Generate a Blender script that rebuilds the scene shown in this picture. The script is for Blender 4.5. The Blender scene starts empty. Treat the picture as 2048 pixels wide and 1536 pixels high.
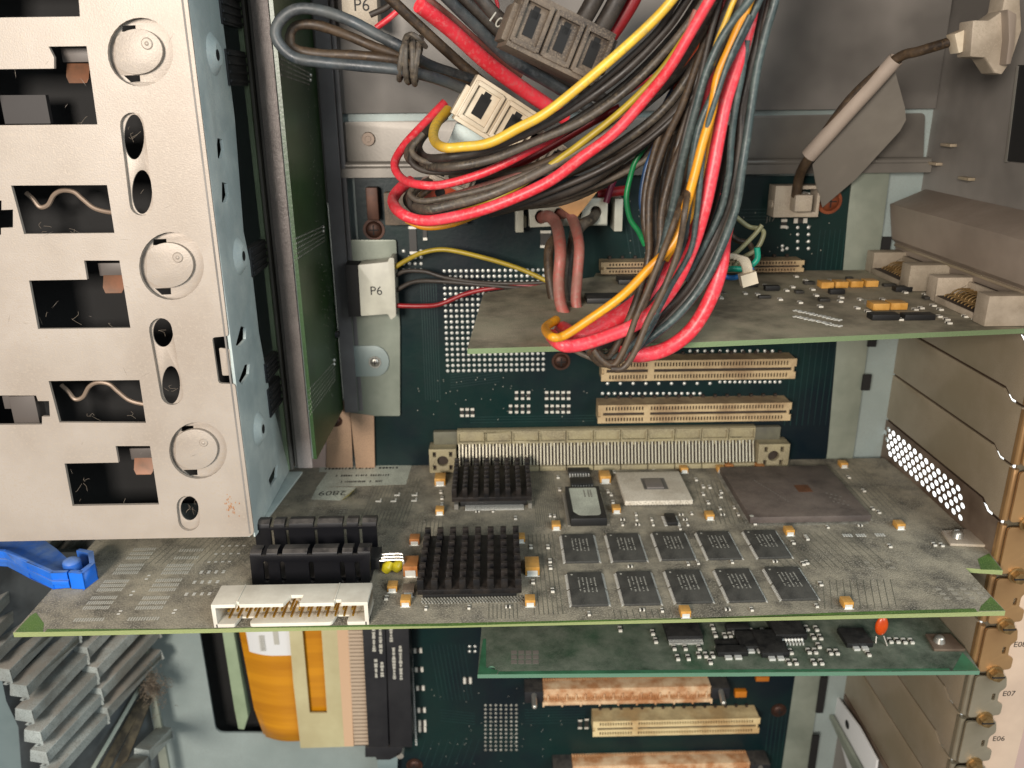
import bpy, bmesh, math, random
from mathutils import Vector, Matrix
random.seed(7)
S = 0.001                      # everything below is written in millimetres
scn = bpy.context.scene
COL = scn.collection

# ------------------------------------------------------------------ camera
FPX = 1650.0
CAM = (0.0, -372.0, 172.0)
PITCH, YAW, ROLL = math.radians(19.3), math.radians(1.1), math.radians(0.45)
def _basis():
    f0 = Vector((math.sin(YAW), math.cos(YAW), 0)); r0 = Vector((math.cos(YAW), -math.sin(YAW), 0))
    zz = Vector((0, 0, 1))
    f = f0*math.cos(PITCH) - zz*math.sin(PITCH); u = f0*math.sin(PITCH) + zz*math.cos(PITCH)
    c, s = math.cos(ROLL), math.sin(ROLL)
    return r0*c - u*s, u*c + r0*s, f
CR, CU, CF = _basis()
cam = bpy.data.cameras.new('camera'); camo = bpy.data.objects.new('camera', cam); COL.objects.link(camo)
m = Matrix((CR, CU, -CF)).transposed().to_4x4(); m.translation = Vector(CAM)*S
camo.matrix_world = m
cam.sensor_width = 36; cam.lens = FPX/2048*36; cam.clip_start = 0.01; cam.clip_end = 20
cam.dof.use_dof = True; cam.dof.focus_distance = 0.285; cam.dof.aperture_fstop = 16
scn.camera = camo
scn.render.resolution_x, scn.render.resolution_y = 1024, 768

# ------------------------------------------------------------------ light
w = bpy.data.worlds.new('World'); scn.world = w; w.use_nodes = True
w.node_tree.nodes['Background'].inputs[0].default_value = (0.90, 0.95, 1.0, 1)
w.node_tree.nodes['Background'].inputs[1].default_value = 0.27
def area(name, loc, tgt, size, power, col, sy=None):
    l = bpy.data.lights.new(name, 'AREA'); o = bpy.data.objects.new(name, l); COL.objects.link(o)
    l.energy = power; l.color = col; l.size = size
    if sy: l.shape = 'RECTANGLE'; l.size_y = sy
    o.location = Vector(loc)*S
    o.rotation_euler = (Vector(tgt)-Vector(loc)).to_track_quat('-Z', 'Y').to_euler()
    return o
area('room_lamp', (-270, -850, 290), (20, -60, -20), 0.20, 10.0, (1.0, 0.91, 0.82))
area('room_window', (520, -640, 420), (-40, -40, 0), 0.5, 5.6, (0.86, 0.96, 1.0))
area('backdrop_lamp', (420, 330, -40), (620, 720, -330), 0.3, 14.0, (0.96, 0.98, 1.0))  # added lamp that whitens the backdrop seen through the vent holes
vs = scn.view_settings
vs.view_transform = 'Standard'; vs.look = 'None'; vs.exposure = 0.0; vs.gamma = 1

# ------------------------------------------------------------------ projecting pixels onto planes
def ray(px, py): return CF + CR*((px-1024)/FPX) + CU*((768-py)/FPX)
def at(ax, val, px, py):
    d = ray(px, py); t = (val-CAM[ax])/d[ax]
    return Vector(CAM) + d*t
def AX(px, py, x): return at(0, x, px, py)
def AY(px, py, y): return at(1, y, px, py)
def AZ(px, py, z=0.0): return at(2, z, px, py)
def depth(p): return (Vector(p)-Vector(CAM)).dot(CF)

# ------------------------------------------------------------------ materials
def lin(c):
    if isinstance(c, str):
        c = [int(c[i:i+2], 16)/255 for i in (0, 2, 4)]
        c = [v/12.92 if v <= .04045 else ((v+.055)/1.055)**2.4 for v in c]
    return (c[0], c[1], c[2], 1)
MATS = {}
def mat(key, col, rough=0.5, metal=0.0, col2=None, scale=60, thr=(0.4, 0.6), dust=None, dustamt=0.6, bump=0.0,
        bscale=900, edge=None, spec=0.5, fine=None, stretch=None, transmission=0, coat=0, dustall=False, fscale=2200, smudge=None, sscale=11, samt=.7):
    """base colour with a mottled second colour, settled dust on faces that look up, optional bare edge colour"""
    if key in MATS: return MATS[key]
    mt = bpy.data.materials.new(key); mt.use_nodes = True; MATS[key] = mt
    nt = mt.node_tree; N = nt.nodes; L = nt.links
    b = N['Principled BSDF']
    b.inputs['Roughness'].default_value = rough; b.inputs['Metallic'].default_value = metal
    b.inputs['Specular IOR Level'].default_value = spec
    b.inputs['Transmission Weight'].default_value = transmission
    b.inputs['Coat Weight'].default_value = coat
    tc = N.new('ShaderNodeTexCoord'); vec = tc.outputs['Object']
    if stretch:
        mp = N.new('ShaderNodeMapping'); mp.inputs['Scale'].default_value = stretch; L.new(vec, mp.inputs[0]); vec = mp.outputs[0]
    def noise(sc, det=4, ro=0.6):
        n = N.new('ShaderNodeTexNoise'); n.inputs['Scale'].default_value = sc; n.inputs['Detail'].default_value = det
        n.inputs['Roughness'].default_value = ro; L.new(vec, n.inputs['Vector']); return n.outputs['Fac']
    def ramp(fac, a, c):
        r = N.new('ShaderNodeMapRange'); r.inputs[1].default_value = a; r.inputs[2].default_value = c
        L.new(fac, r.inputs[0]); return r.outputs[0]
    def mix(fac, A, B):
        mx = N.new('ShaderNodeMix'); mx.data_type = 'RGBA'
        if hasattr(fac, 'links'): L.new(fac, mx.inputs[0])
        else: mx.inputs[0].default_value = fac
        for s_, v in ((6, A), (7, B)):
            if hasattr(v, 'links'): L.new(v, mx.inputs[s_])
            else: mx.inputs[s_].default_value = v
        return mx.outputs[2]
    def mul(a, c):
        k = N.new('ShaderNodeMath'); k.operation = 'MULTIPLY'
        for i, v in enumerate((a, c)):
            if hasattr(v, 'links'): L.new(v, k.inputs[i])
            else: k.inputs[i].default_value = v
        return k.outputs[0]
    cur = lin(col)
    if col2: cur = mix(ramp(noise(scale), *thr), cur, lin(col2))
    if fine: cur = mix(ramp(noise(fscale, 2), 0.5, 0.68), cur, lin(fine))
    if smudge: cur = mix(mul(ramp(noise(sscale, 7, .68), .47, .62), samt), cur, lin(smudge))
    sep = None
    if dust or edge:
        ge = N.new('ShaderNodeNewGeometry'); sx = N.new('ShaderNodeSeparateXYZ'); L.new(ge.outputs['Normal'], sx.inputs[0]); sep = sx.outputs[2]
    if dust:
        f = mul(ramp(noise(scale*1.7, 6, .7), 0.33, 0.62), dustamt)
        if not dustall: f = mul(f, ramp(sep, 0.2, 0.8))
        cur = mix(f, cur, lin(dust))
        if smudge: cur = mix(mul(ramp(noise(sscale*1.6, 7, .7), .52, .66), samt*.8), cur, lin(smudge))
        rr = N.new('ShaderNodeMapRange'); rr.inputs[3].default_value = rough; rr.inputs[4].default_value = 0.9; L.new(f, rr.inputs[0]); L.new(rr.outputs[0], b.inputs['Roughness'])
    if edge:
        ab = N.new('ShaderNodeMath'); ab.operation = 'ABSOLUTE'; L.new(sep, ab.inputs[0])
        cur = mix(ramp(ab.outputs[0], 0.6, 0.5), cur, lin(edge))
    if hasattr(cur, 'links'): L.new(cur, b.inputs['Base Color'])
    else: b.inputs['Base Color'].default_value = cur
    if bump:
        bp = N.new('ShaderNodeBump'); bp.inputs['Strength'].default_value = bump; bp.inputs['Distance'].default_value = 0.0003
        L.new(noise(bscale, 3), bp.inputs['Height']); L.new(bp.outputs[0], b.inputs['Normal'])
    return mt

mat('cage_paint', 'a59b90', 0.45, 0.12, '988d81', 16, smudge='8f8173', sscale=9, samt=.45, dust='8d8072', dustamt=.3, bump=.22, bscale=1900, fine='a39789', fscale=900)
mat('cage_zinc', 'bcc4be', 0.5, 0.08, 'a0aba8', 45, bump=.35, bscale=1300, fine='a8b2b3')
mat('bar_metal', 'b3a7a2', 0.42, 0.15, 'a0948f', 60, bump=.9, bscale=650, fine='c4b9b2')
mat('steel', '97a3a0', 0.42, 0.2, '84918e', 14, bump=.1, bscale=900, fine='8a918c')  # cool light on the lower back wall is put into this colour
mat('steel_dark', '837e78', 0.55, 0.15, '625e59', 12, bump=.1)
mat('steel_mid', '77726a', 0.42, 0.3, '5f5b55', 14, bump=.1)
mat('steel_light', '8b9184', 0.42, 0.25, '757c70', 25, bump=.15)
mat('copperish_plate', 'b39377', 0.5, 0.3, 'a3866e', 30, fine='8c745f')
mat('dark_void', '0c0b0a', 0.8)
mat('dark_plastic', '17171a', 0.5, dust='5a544b', dustamt=.5, col2='202022')
mat('mb_green', '092523', 0.32, 0, '06141c', 14, bump=.2, bscale=420, spec=.25, dust='2a2b25', dustamt=.16, dustall=True)
mat('riser_green', '26401c', 0.35, 0, '1c3214', 30, fine='34502a', bump=.2)
mat('card_dusty', '6c685c', 0.75, 0, '2b2b26', 40, (0.42, 0.58), dust='a09884', dustamt=.85, bump=1.0, bscale=1500, edge='858e5c', fine='aaa294', fscale=1700, smudge='35322b', sscale=16, samt=.55)
mat('card_upper', '8a8a72', 0.7, 0, '5c5a48', 30, (0.40, 0.60), dust='a39882', dustamt=.8, smudge='4a4438', sscale=18, samt=.6, bump=.7, bscale=1500, edge='697a55', fine='7d745f')
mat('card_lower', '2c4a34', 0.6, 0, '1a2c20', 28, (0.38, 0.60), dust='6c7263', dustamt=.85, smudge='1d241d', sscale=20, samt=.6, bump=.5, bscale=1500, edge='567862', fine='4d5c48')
mat('bare_green', '4d6b2c', 0.6, 0, '3f5a2a', 60, bump=.2, fine='67804a')
mat('bare_green_lower', '3a6a4c', 0.5, 0, '30583e', 60)
mat('solder', 'd9d9d2', 0.28, 0.35)
mat('solder_dull', '9a988e', 0.5, 0.3, '77756c', 200)
mat('tin', 'b9b6ad', 0.3, 0.8)
mat('gold', 'c89a3c', 0.3, 0.85)
mat('brass', 'a5875a', 0.4, 0.7, '806640', 200)
mat('slot_beige', 'b5a07a', 0.55, 0, '8a7254', 60, dust='6f5f4a', dustamt=.7, fine='a98f6c')
mat('slot_cream', 'd2bd8e', 0.55, 0, 'b39466', 60, dust='8a7654', dustamt=.6)
mat('slot_hole', '2a1f15', 0.7)
mat('conn_beige', '8f8566', 0.55, 0, '7a7058', 70, dust='8f866c', dustamt=.5, fine='a39a7c')
mat('conn_pin', 'b5ae98', .4, .3)
mat('conn_grey', '62604f', 0.6, 0, '4f4d42', 60, dust='6f6a58', dustamt=.6)
mat('copper_pin', 'c49468', 0.4, 0.3, 'ac7a4e', 120)
mat('copper_body', 'd9bd98', 0.5, 0.1, 'a8744a', 100, fine='d0a077')
mat('heatsink', '0f0e10', 0.36, 0.1, '241f1c', 180, dust='453c34', dustamt=.45, bump=.2)
mat('heatsink_smooth', '0f0f13', 0.38, 0.2, dust='5c5650', dustamt=.75, scale=60)
mat('chip', '2b2b29', 0.6, 0, '383835', 70, dust='55534c', dustamt=.55, bump=.4, fine='403f3b')
mat('chip_black', '161616', 0.5, 0, dust='3f3d38', dustamt=.4, scale=120)
mat('qfp', '5a504a', 0.55, 0, '453d39', 60, dust='6f645a', dustamt=.55, bump=.3)
mat('ceramic', 'cfc8b8', 0.5, 0, 'b5ac9b', 90, dust='c0b7a6', dustamt=.5, fine='7a7163')
mat('die_face', '75706c', .3, .2)
mat('die', '62615f', 0.4, 0.2)
mat('white_plastic', 'd3cebf', 0.45, 0, 'c4beb0', 50, dust='9d9483', dustamt=.35)
mat('white_dusty', 'ab9f8c', 0.6, 0, '94887a', 60, dust='7d7062', dustamt=.6, fine='b8ad9a')
mat('plug_white', 'b8b6a6', 0.45, 0, 'a8a698', 60, dust='8f8371', dustamt=.4)
mat('molex_cream', 'cbbfa8', 0.5, 0, 'b5a58c', 70, dust='8f7b66', dustamt=.65)
mat('molex_grime', '5f5346', 0.7, 0, '3f362e', 90, dust='7a6a58', dustamt=.7, fine='6d6050')
mat('tan_clip', 'd9a873', 0.5, 0, 'c8935e', 60)
mat('amber', 'b96e10', 0.35, 0, 'a45c0c', 60, spec=.6, coat=.3)
mat('amber_tape', 'c08212', 0.35, 0, 'a96d0a', 22, spec=.4, coat=.25, stretch=(.3, .3, 4))
mat('riser_board', 'b5ad86', 0.55, 0, 'aaa07a', 30)
mat('riser_pins', 'c9b49c', 0.4, 0.4)
mat('pink_band', 'bf9f80', 0.5)
mat('pale_green_plate', '8b9a7d', 0.5, 0, '7d8c70', 40)
mat('label_white', 'cfd0cf', 0.6)
mat('label_old', 'c2c6b6', 0.55, 0, 'a3a598', 50, fine='7d8071')
mat('ink', '1e1e1c', 0.7)
mat('ink_light', 'a9a79c', 0.7)
mat('pad_grey', '8f8a7d', .6)
mat('ink_faint', '6d675f', 0.8)
mat('cap_gold', 'c2924a', 0.45, 0, 'a9782e', 200, dust='b09468', dustamt=.35, coat=.2)
mat('cap_orange', 'a56a38', 0.45, 0, '8f5a2c', 200, dust='9a7a50', dustamt=.4)
mat('smd_white', 'd6d2c6', 0.35, 0.2)
mat('smd_dark', '2b2925', 0.5)
mat('blue_plastic', '1268d2', 0.42, 0, '0f5cbd', 50, dust='6f86a8', dustamt=.75, smudge='3f5a86', sscale=40, samt=.5)
mat('rail_grey', '6e6c6c', 0.5, .1, '5f5d5d', 30)
mat('guide_plastic', 'a3aaa6', 0.4, 0, '868d8a', 35, dust='7d7266', dustamt=.7, smudge='5d584f', sscale=25, samt=.5, bump=.25, fine='6a706c')
mat('guide_back', '5a6062', 0.55, 0, '383d3f', 30)
mat('olive_dark', '26231a', .85, 0, '484232', 160)
mat('fluff', '75695a', 0.95, 0, '4f463b', 300)
mat('hair', '6a5f52', 0.8)
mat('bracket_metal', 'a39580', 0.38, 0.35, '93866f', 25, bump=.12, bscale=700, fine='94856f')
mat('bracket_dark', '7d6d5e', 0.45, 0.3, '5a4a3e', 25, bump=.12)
mat('bracket_seam', '3a2a1e', .6, .2)
mat('flange_glow', 'b08a5e', 0.34, 0.6, 'a07c54', 30, bump=.1)  # warm golden reflection on the upper tabs is put into this colour
mat('rail_paint', '94877a', .5, .15, '83776b', 20, dust='7a6c5e', dustamt=.5)
mat('conn_dim2', 'b0a391', .55, .1, '8f8372', 60, fine='9c907e')
mat('conn_dim', '9a8f7d', .55, .1, '7d7262', 60, fine='877b6a')
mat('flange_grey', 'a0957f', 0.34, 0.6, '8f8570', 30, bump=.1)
mat('label_strip', 'bfa892', 0.5, 0.1, 'b29c88', 30)
mat('scratch', '6f665c', .5, .2)
mat('drive_dark', '2c2826', .6)
mat('rust', '8a5c3a', 0.9, 0, 'a47a54', 700)
mat('spring_beige', '8a7868', 0.45, 0.3)
mat('clip_copper', '5e4331', 0.45, 0.3, '7a5038', 80)
mat('clip_grey', '544d48', 0.5, .1)
mat('pink_paint', 'a58e84', .5)
WC = {'red': ('e4404c', 'cc2c36'), 'redd': ('9c1a20', '7c1418'), 'pink': ('a8554c', '8f4c42'), 'yel': ('dcb53e', 'c49a2c'),
      'yelo': ('a78f28', '8f7a22'), 'gold': ('dd9210', 'c07e10'), 'blk': ('1c1816', '2a241f'), 'dust': ('2c2823', '423b33'),
      'brn': ('1e1712', '33271c'), 'teal': ('2c3a3a', '1f2828'), 'grn': ('137a42', '0f5c34'), 'blu': ('23446e', '1a3352'),  # teal: black insulation with its teal highlights put into the colour
      'blub': ('1777c8', '145fa0'), 'cyan': ('12a080', '108068'), 'ora': ('c8480f', 'a83c10'), 'olive': ('8f8d68', '7a785a'),
      'vio': ('6e1434', '571028'), 'bluk': ('1c2228', '3c4448')}
def wmat(k):
    a, b_ = WC[k]
    du = {'dust': ('62584c', .5), 'brn': ('5c4a36', .45), 'blk': ('4c443b', .45), 'bluk': ('55524a', .4), 'teal': ('55605c', .4), 'pink': ('8c6a5e', .6)}.get(k, (None, .4))
    return mat('insulation_'+k, a, 0.36 if k in ('teal', 'bluk') else 0.42, 0, b_, 55, dust=du[0], dustamt=du[1], dustall=True, spec=.5, bump=.15, bscale=900,
               fine={'dust': '5e5444', 'brn': '4a3a28', 'red': 'd05a5c', 'yel': 'b89a4a', 'gold': 'b8822a', 'blk': '352f2a', 'teal': '47524e', 'bluk': '42464a', 'pink': '94685c'}.get(k), fscale=700, stretch=None)

# ------------------------------------------------------------------ mesh building
class B:
    def __init__(s): s.v = []; s.f = []
    def add(s, v, f):
        n = len(s.v); s.v += [tuple(p) for p in v]; s.f += [tuple(i+n for i in q) for q in f]; return s
    def box(s, x0, x1, y0, y1, z0, z1):
        x0, x1 = sorted((x0, x1)); y0, y1 = sorted((y0, y1)); z0, z1 = sorted((z0, z1))
        v = [(x0, y0, z0), (x1, y0, z0), (x1, y1, z0), (x0, y1, z0), (x0, y0, z1), (x1, y0, z1), (x1, y1, z1), (x0, y1, z1)]
        return s.add(v, [(0, 3, 2, 1), (4, 5, 6, 7), (0, 1, 5, 4), (1, 2, 6, 5), (2, 3, 7, 6), (3, 0, 4, 7)])
    def obox(s, c, ax, h):
        c = Vector(c); A = [Vector(a).normalized()*h[i] for i, a in enumerate(ax)]
        v = [c+A[0]*i+A[1]*j+A[2]*k for k in (-1, 1) for i, j in ((-1, -1), (1, -1), (1, 1), (-1, 1))]
        return s.add(v, [(0, 3, 2, 1), (4, 5, 6, 7), (0, 1, 5, 4), (1, 2, 6, 5), (2, 3, 7, 6), (3, 0, 4, 7)])
    def prism(s, pts, d):
        """polygon pts (3D) extruded by vector d"""
        n = len(pts); a = [Vector(p) for p in pts]; d = Vector(d)
        v = a + [p+d for p in a]
        f = [tuple(range(n))[::-1], tuple(range(n, 2*n))] + [(i, (i+1) % n, (i+1) % n+n, i+n) for i in range(n)]
        return s.add(v, f)
    def cyl(s, p0, p1, r0, r1=None, seg=16):
        r1 = r0 if r1 is None else r1
        p0 = Vector(p0); p1 = Vector(p1); d = (p1-p0).normalized()
        a = d.orthogonal().normalized(); b = d.cross(a)
        v = []
        for p, r in ((p0, r0), (p1, r1)):
            v += [p+(a*math.cos(t)+b*math.sin(t))*r for t in (2*math.pi*i/seg for i in range(seg))]
        f = [(i, (i+1) % seg, (i+1) % seg+seg, i+seg) for i in range(seg)] + [tuple(range(seg))[::-1], tuple(range(seg, 2*seg))]
        return s.add(v, f)
    def dome(s, p, n, r, h=None, seg=10, rings=3):
        p = Vector(p); n = Vector(n).normalized(); a = n.orthogonal().normalized(); b = n.cross(a); h = r if h is None else h
        v = []; f = []
        for k in range(rings):
            t = k/rings*math.pi/2
            v += [p+n*h*math.sin(t)+(a*math.cos(q)+b*math.sin(q))*r*math.cos(t) for q in (2*math.pi*i/seg for i in range(seg))]
        v.append(p+n*h)
        for k in range(rings-1):
            f += [(k*seg+i, k*seg+(i+1) % seg, (k+1)*seg+(i+1) % seg, (k+1)*seg+i) for i in range(seg)]
        t = (rings-1)*seg
        f += [(t+i, t+(i+1) % seg, rings*seg) for i in range(seg)]
        return s.add(v, f)
    def tube(s, path, r, seg=10, sub=6, rz=None, caps=True, lump=0.0):
        P = [Vector(p) for p in path]
        R = r if isinstance(r, (list, tuple)) else [r]*len(P)
        Q = []; RR = []
        for i in range(len(P)-1):
            a = P[i-1] if i else P[i]*2-P[i+1]; b = P[i]; c = P[i+1]; d = P[i+2] if i+2 < len(P) else P[i+1]*2-P[i]
            for k in range(sub):
                t = k/sub
                Q.append(0.5*((2*b)+(c-a)*t+(2*a-5*b+4*c-d)*t*t+(3*b-a-3*c+d)*t**3)); RR.append(R[i]*(1-t)+R[i+1]*t)
        Q.append(P[-1]); RR.append(R[-1])
        if lump: RR = [q*(1+random.uniform(-lump, lump)) for q in RR]
        n = len(Q); v = []; f = []
        T = [(Q[min(i+1, n-1)]-Q[max(i-1, 0)]).normalized() for i in range(n)]
        nrm = T[0].orthogonal().normalized()
        for i in range(n):
            nrm = (nrm-T[i]*nrm.dot(T[i])).normalized(); bi = T[i].cross(nrm)
            v += [Q[i]+(nrm*math.cos(q)+bi*math.sin(q))*RR[i] for q in (2*math.pi*j/seg for j in range(seg))]
        for i in range(n-1):
            f += [(i*seg+j, i*seg+(j+1) % seg, (i+1)*seg+(j+1) % seg, (i+1)*seg+j) for j in range(seg)]
        if caps: f += [tuple(range(seg))[::-1], tuple(range((n-1)*seg, n*seg))]
        return s.add(v, f)
    def plate(s, outline, holes, axis, pos, t):
        """2D outline with holes; axis 1: (a,b)->(x,z) at y=pos..pos+t; 0: (y,z) at x; 2: (x,y) at z"""
        cu = bpy.data.curves.new('tmp', 'CURVE'); cu.dimensions = '2D'; cu.fill_mode = 'BOTH'; cu.extrude = 1.0
        for pl in [outline]+list(holes):
            sp = cu.splines.new('POLY'); sp.points.add(len(pl)-1); sp.use_cyclic_u = True
            for i, p in enumerate(pl): sp.points[i].co = (p[0], p[1], 0, 1)
        o = bpy.data.objects.new('tmp', cu); COL.objects.link(o)
        dg = bpy.context.evaluated_depsgraph_get(); me = bpy.data.meshes.new_from_object(o.evaluated_get(dg))
        mp = {1: lambda a, b, c: (a, pos+(c+1)/2*t, b), 0: lambda a, b, c: (pos+(c+1)/2*t, a, b), 2: lambda a, b, c: (a, b, pos+(c+1)/2*t)}[axis]
        s.add([mp(*v.co) for v in me.vertices], [tuple(p.vertices) for p in me.polygons])
        bpy.data.objects.remove(o); bpy.data.curves.remove(cu); bpy.data.meshes.remove(me)
        return s
    def text(s, body, size, origin, xd, yd, off=0.05, align='LEFT', sp=1.0):
        cu = bpy.data.curves.new('tmp', 'FONT'); cu.body = body; cu.size = size; cu.align_x = align; cu.space_character = sp
        cu.resolution_u = 3
        o = bpy.data.objects.new('tmp', cu); COL.objects.link(o)
        dg = bpy.context.evaluated_depsgraph_get(); me = bpy.data.meshes.new_from_object(o.evaluated_get(dg))
        X = Vector(xd).normalized(); Y = Vector(yd).normalized(); Z = X.cross(Y)
        s.add([Vector(origin)+X*v.co.x+Y*v.co.y+Z*off for v in me.vertices], [tuple(p.vertices) for p in me.polygons])
        bpy.data.objects.remove(o); bpy.data.curves.remove(cu); bpy.data.meshes.remove(me)
        return s
    def build(s, name, mt, parent=None, bev=0.0, label=None, sharp=0.7, dup_fix=True):
        me = bpy.data.meshes.new(name)
        org = Vector(parent['_o']) if parent is not None and '_o' in parent else Vector((0, 0, 0))
        me.from_pydata([(Vector(p)-org)*S for p in s.v], [], s.f)
        bm = bmesh.new(); bm.from_mesh(me)
        bmesh.ops.remove_doubles(bm, verts=bm.verts, dist=1e-7)
        bmesh.ops.recalc_face_normals(bm, faces=bm.faces)
        if bev:
            ed = [e for e in bm.edges if len(e.link_faces) == 2 and e.calc_face_angle(0) > 0.9]
            bmesh.ops.bevel(bm, geom=ed, offset=bev*S, segments=2, affect='EDGES', profile=.6, clamp_overlap=True)
        bm.to_mesh(me); bm.free()
        me.shade_smooth(); me.set_sharp_from_angle(angle=.3 if bev else sharp)
        me.materials.append(MATS[mt] if isinstance(mt, str) else mt)
        o = bpy.data.objects.new(name, me); COL.objects.link(o)
        if parent is not None: o.parent = parent; o['_o'] = tuple(org)
        if label: o['label'] = label
        return o
def thing(name, label, cat, loc=(0, 0, 0), group=None, kind=None):
    o = bpy.data.objects.new(name, None); COL.objects.link(o); o.empty_display_size = .01
    o.location = Vector(loc)*S; o['_o'] = tuple(loc); o['label'] = label; o['category'] = cat
    if group: o['group'] = group
    if kind: o['kind'] = kind
    return o
def tag(o, label, cat, group=None, kind=None):
    o['label'] = label; o['category'] = cat
    if group: o['group'] = group
    if kind: o['kind'] = kind
    return o
def inst(o, parent, loc, rot=0.0):
    """a copy of part o and of its sub-parts, moved to loc (mm) in parent's frame"""
    c = o.copy(); COL.objects.link(c); c.parent = parent
    c.location = (Vector(loc)-Vector(parent['_o'] if '_o' in parent else (0, 0, 0)))*S; c.rotation_euler = (0, 0, rot)
    for g in list(o.children):
        d = g.copy(); COL.objects.link(d); d.parent = c
    return c
def proto(bld, name, mt, subs=(), bev=0):
    """a part built round the origin, later copied with inst(); the first use moves it"""
    o = bld.build(name, mt, None, bev)
    for n2, b2, m2 in subs:
        q = b2.build(n2, m2, None); q.parent = o
    return o
def place(o, parent, locs, rot=0.0):
    """first location takes the source itself, the others take copies"""
    out = []
    for i, l in enumerate(locs):
        r = 0.0
        if len(l) == 4: r = l[3]; l = l[:3]
        if i == 0 and o.parent is None and not o.get('used'):
            o.parent = parent; o['used'] = 1
            o.location = (Vector(l)-Vector(parent['_o']))*S; o.rotation_euler = (0, 0, r or rot); out.append(o)
        else: out.append(inst(o, parent, l, r or rot))
    return out
def pY(pts, y): return [(p.x, p.z) for p in (AY(a, b_, y) for a, b_ in pts)]
def pX(pts, x): return [(p.y, p.z) for p in (AX(a, b_, x) for a, b_ in pts)]
def pZ(pts, z=0): return [(p.x, p.y) for p in (AZ(a, b_, z) for a, b_ in pts)]
def ell(cx, cz, rx, rz, n=28): return [(cx+rx*math.cos(2*math.pi*i/n), cz+rz*math.sin(2*math.pi*i/n)) for i in range(n)]
def ellpx(px, py, rx, ry, y, n=28): return pY([(px+rx*math.cos(2*math.pi*i/n), py+ry*math.sin(2*math.pi*i/n)) for i in range(n)], y)
def cappx(x0, y0, x1, y1, r, y, n=9):
    """capsule between two pixel centres"""
    a = math.atan2(y1-y0, x1-x0); pts = []
    for i in range(n+1):
        t = a+math.pi/2+math.pi*i/n; pts.append((x0+r*math.cos(t), y0+r*math.sin(t)))
    for i in range(n+1):
        t = a-math.pi/2+math.pi*i/n; pts.append((x1+r*math.cos(t), y1+r*math.sin(t)))
    return pY(pts, y)
def rnd(pts, r, n=4):
    """round the corners of a 2D polygon"""
    out = []; k = len(pts)
    for i in range(k):
        p = Vector(pts[i]).to_2d(); a = Vector(pts[i-1]).to_2d(); b_ = Vector(pts[(i+1) % k]).to_2d()
        da = (a-p); db = (b_-p); rr = min(r, da.length*.45, db.length*.45)
        p0 = p+da.normalized()*rr; p1 = p+db.normalized()*rr
        for j in range(n+1):
            t = j/n; out.append(tuple(p0*(1-t)**2+p*2*t*(1-t)+p1*t*t))
    return out

# =================================================================== CHASSIS (the setting)
b = B(); b.plate(rnd([(-330, -260), (196, -260), (196, 260), (-330, 260)], 1), [rnd(pY([(395, 1240), (480, 1240), (640, 1240), (640, 1466), (432, 1466)], 6), 5)], 1, 6, 1.2)
o = b.build('back_wall', 'steel'); o['kind'] = 'structure'
mat('backdrop_white', 'd8d8d4', .8)
o = B().box(215, 1300, 720, 730, -900, 500).build('vent_backdrop', 'backdrop_white'); o['kind'] = 'structure'  # white backdrop added outside the case so the vent holes show bright
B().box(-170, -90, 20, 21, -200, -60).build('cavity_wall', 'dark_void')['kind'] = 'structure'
b = B().box(193.5, 195, -92, 30, 112, 250); b.box(193.5, 195, -92, 30, -260, -152); b.box(193.5, 195, -230, -92, 112, 250)
o = b.build('side_wall', 'steel_dark'); o['kind'] = 'structure'
o = B().box(-330, 196, -120, 8, 250, 252).build('ceiling', 'steel_dark'); o['kind'] = 'structure'
o = B().box(-330, 220, -200, 8, -262, -260).build('floor', 'steel_dark'); o['kind'] = 'structure'

# upper back panel: pressed sheet with a screw, a fold and a bright rolled edge
t = thing('back_panel', 'dark grey sheet panel behind the cable bundle with rolled lower lip', 'metal panel', (60, 0, 160))
B().box(-70, 193, 3.2, 4.6, 165, 249).build('panel_sheet', 'steel_dark', t, .3)
b = B(); p = pY([(682, 244), (1850, 226), (1846, 322), (682, 330)], 1.5); b.plate(rnd(p, 2), [], 1, 1.2, 1.5); b.build('lower_strip', 'steel_mid', t, .4)
b = B(); b.cyl((-73, -.4, 143.5), (192, -.4, 143.2), 1.8, seg=20); b.box(-73, 192, -3, 1.2, 138.6, 142.5); b.build('rolled_lip', 'steel_mid', t)
sc = AY(737, 278, 1); B().cyl((sc.x, 1.2, sc.z), (sc.x, -.2, sc.z), 3.0, 2.7, 20).cyl((sc.x, -.2, sc.z), (sc.x, -.5, sc.z), 1.3, 1.2, 12).build('rivet', 'bracket_dark', t)
B().box(-75.5, -68, -2.5, 2, 128, 249).build('corner_fold', 'steel_dark', t, .3)

# right strip beside the board, with slotted edge
t = thing('edge_strip', 'pale green grey steel strip down the right edge of the board', 'metal strip', (167, 0, 0))
b = B(); b.plate(rnd([(159, 139), (175.5, 140), (177, 20), (176, -230), (160, -230)], 1), [], 1, .6, 1.2)
b.build('strip_sheet', 'steel_light', t, .2)
for z0, z1 in ((98, 110), (73, 79), (58, 67), (36, 44), (-107, -93), (-156, -132), (-200, -172)): B().box(176, 180, -.6, .5, z0, z1).build('slot_opening', 'dark_void', t)

# side channel (boxed metal rail, upper right)
t = thing('side_channel', 'long boxed metal rail along the right wall above the upper card', 'metal rail', (186, -50, 115))
def qx(pts, x): return [AX(a, c, x) for a, c in pts]
b = B(); q = [(178, 124.5), (193.4, 131), (193.4, 100), (184, 100), (183, 107), (181, 109)]
b.prism([(x, 2, z) for x, z in q], (0, -190, 0)); b.build('rail_body', 'rail_paint', t, .6)
b = B(); b.box(182.2, 184, -188, 1, 105.6, 106.8); b.build('rail_ridge', 'bracket_metal', t, .3)

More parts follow.
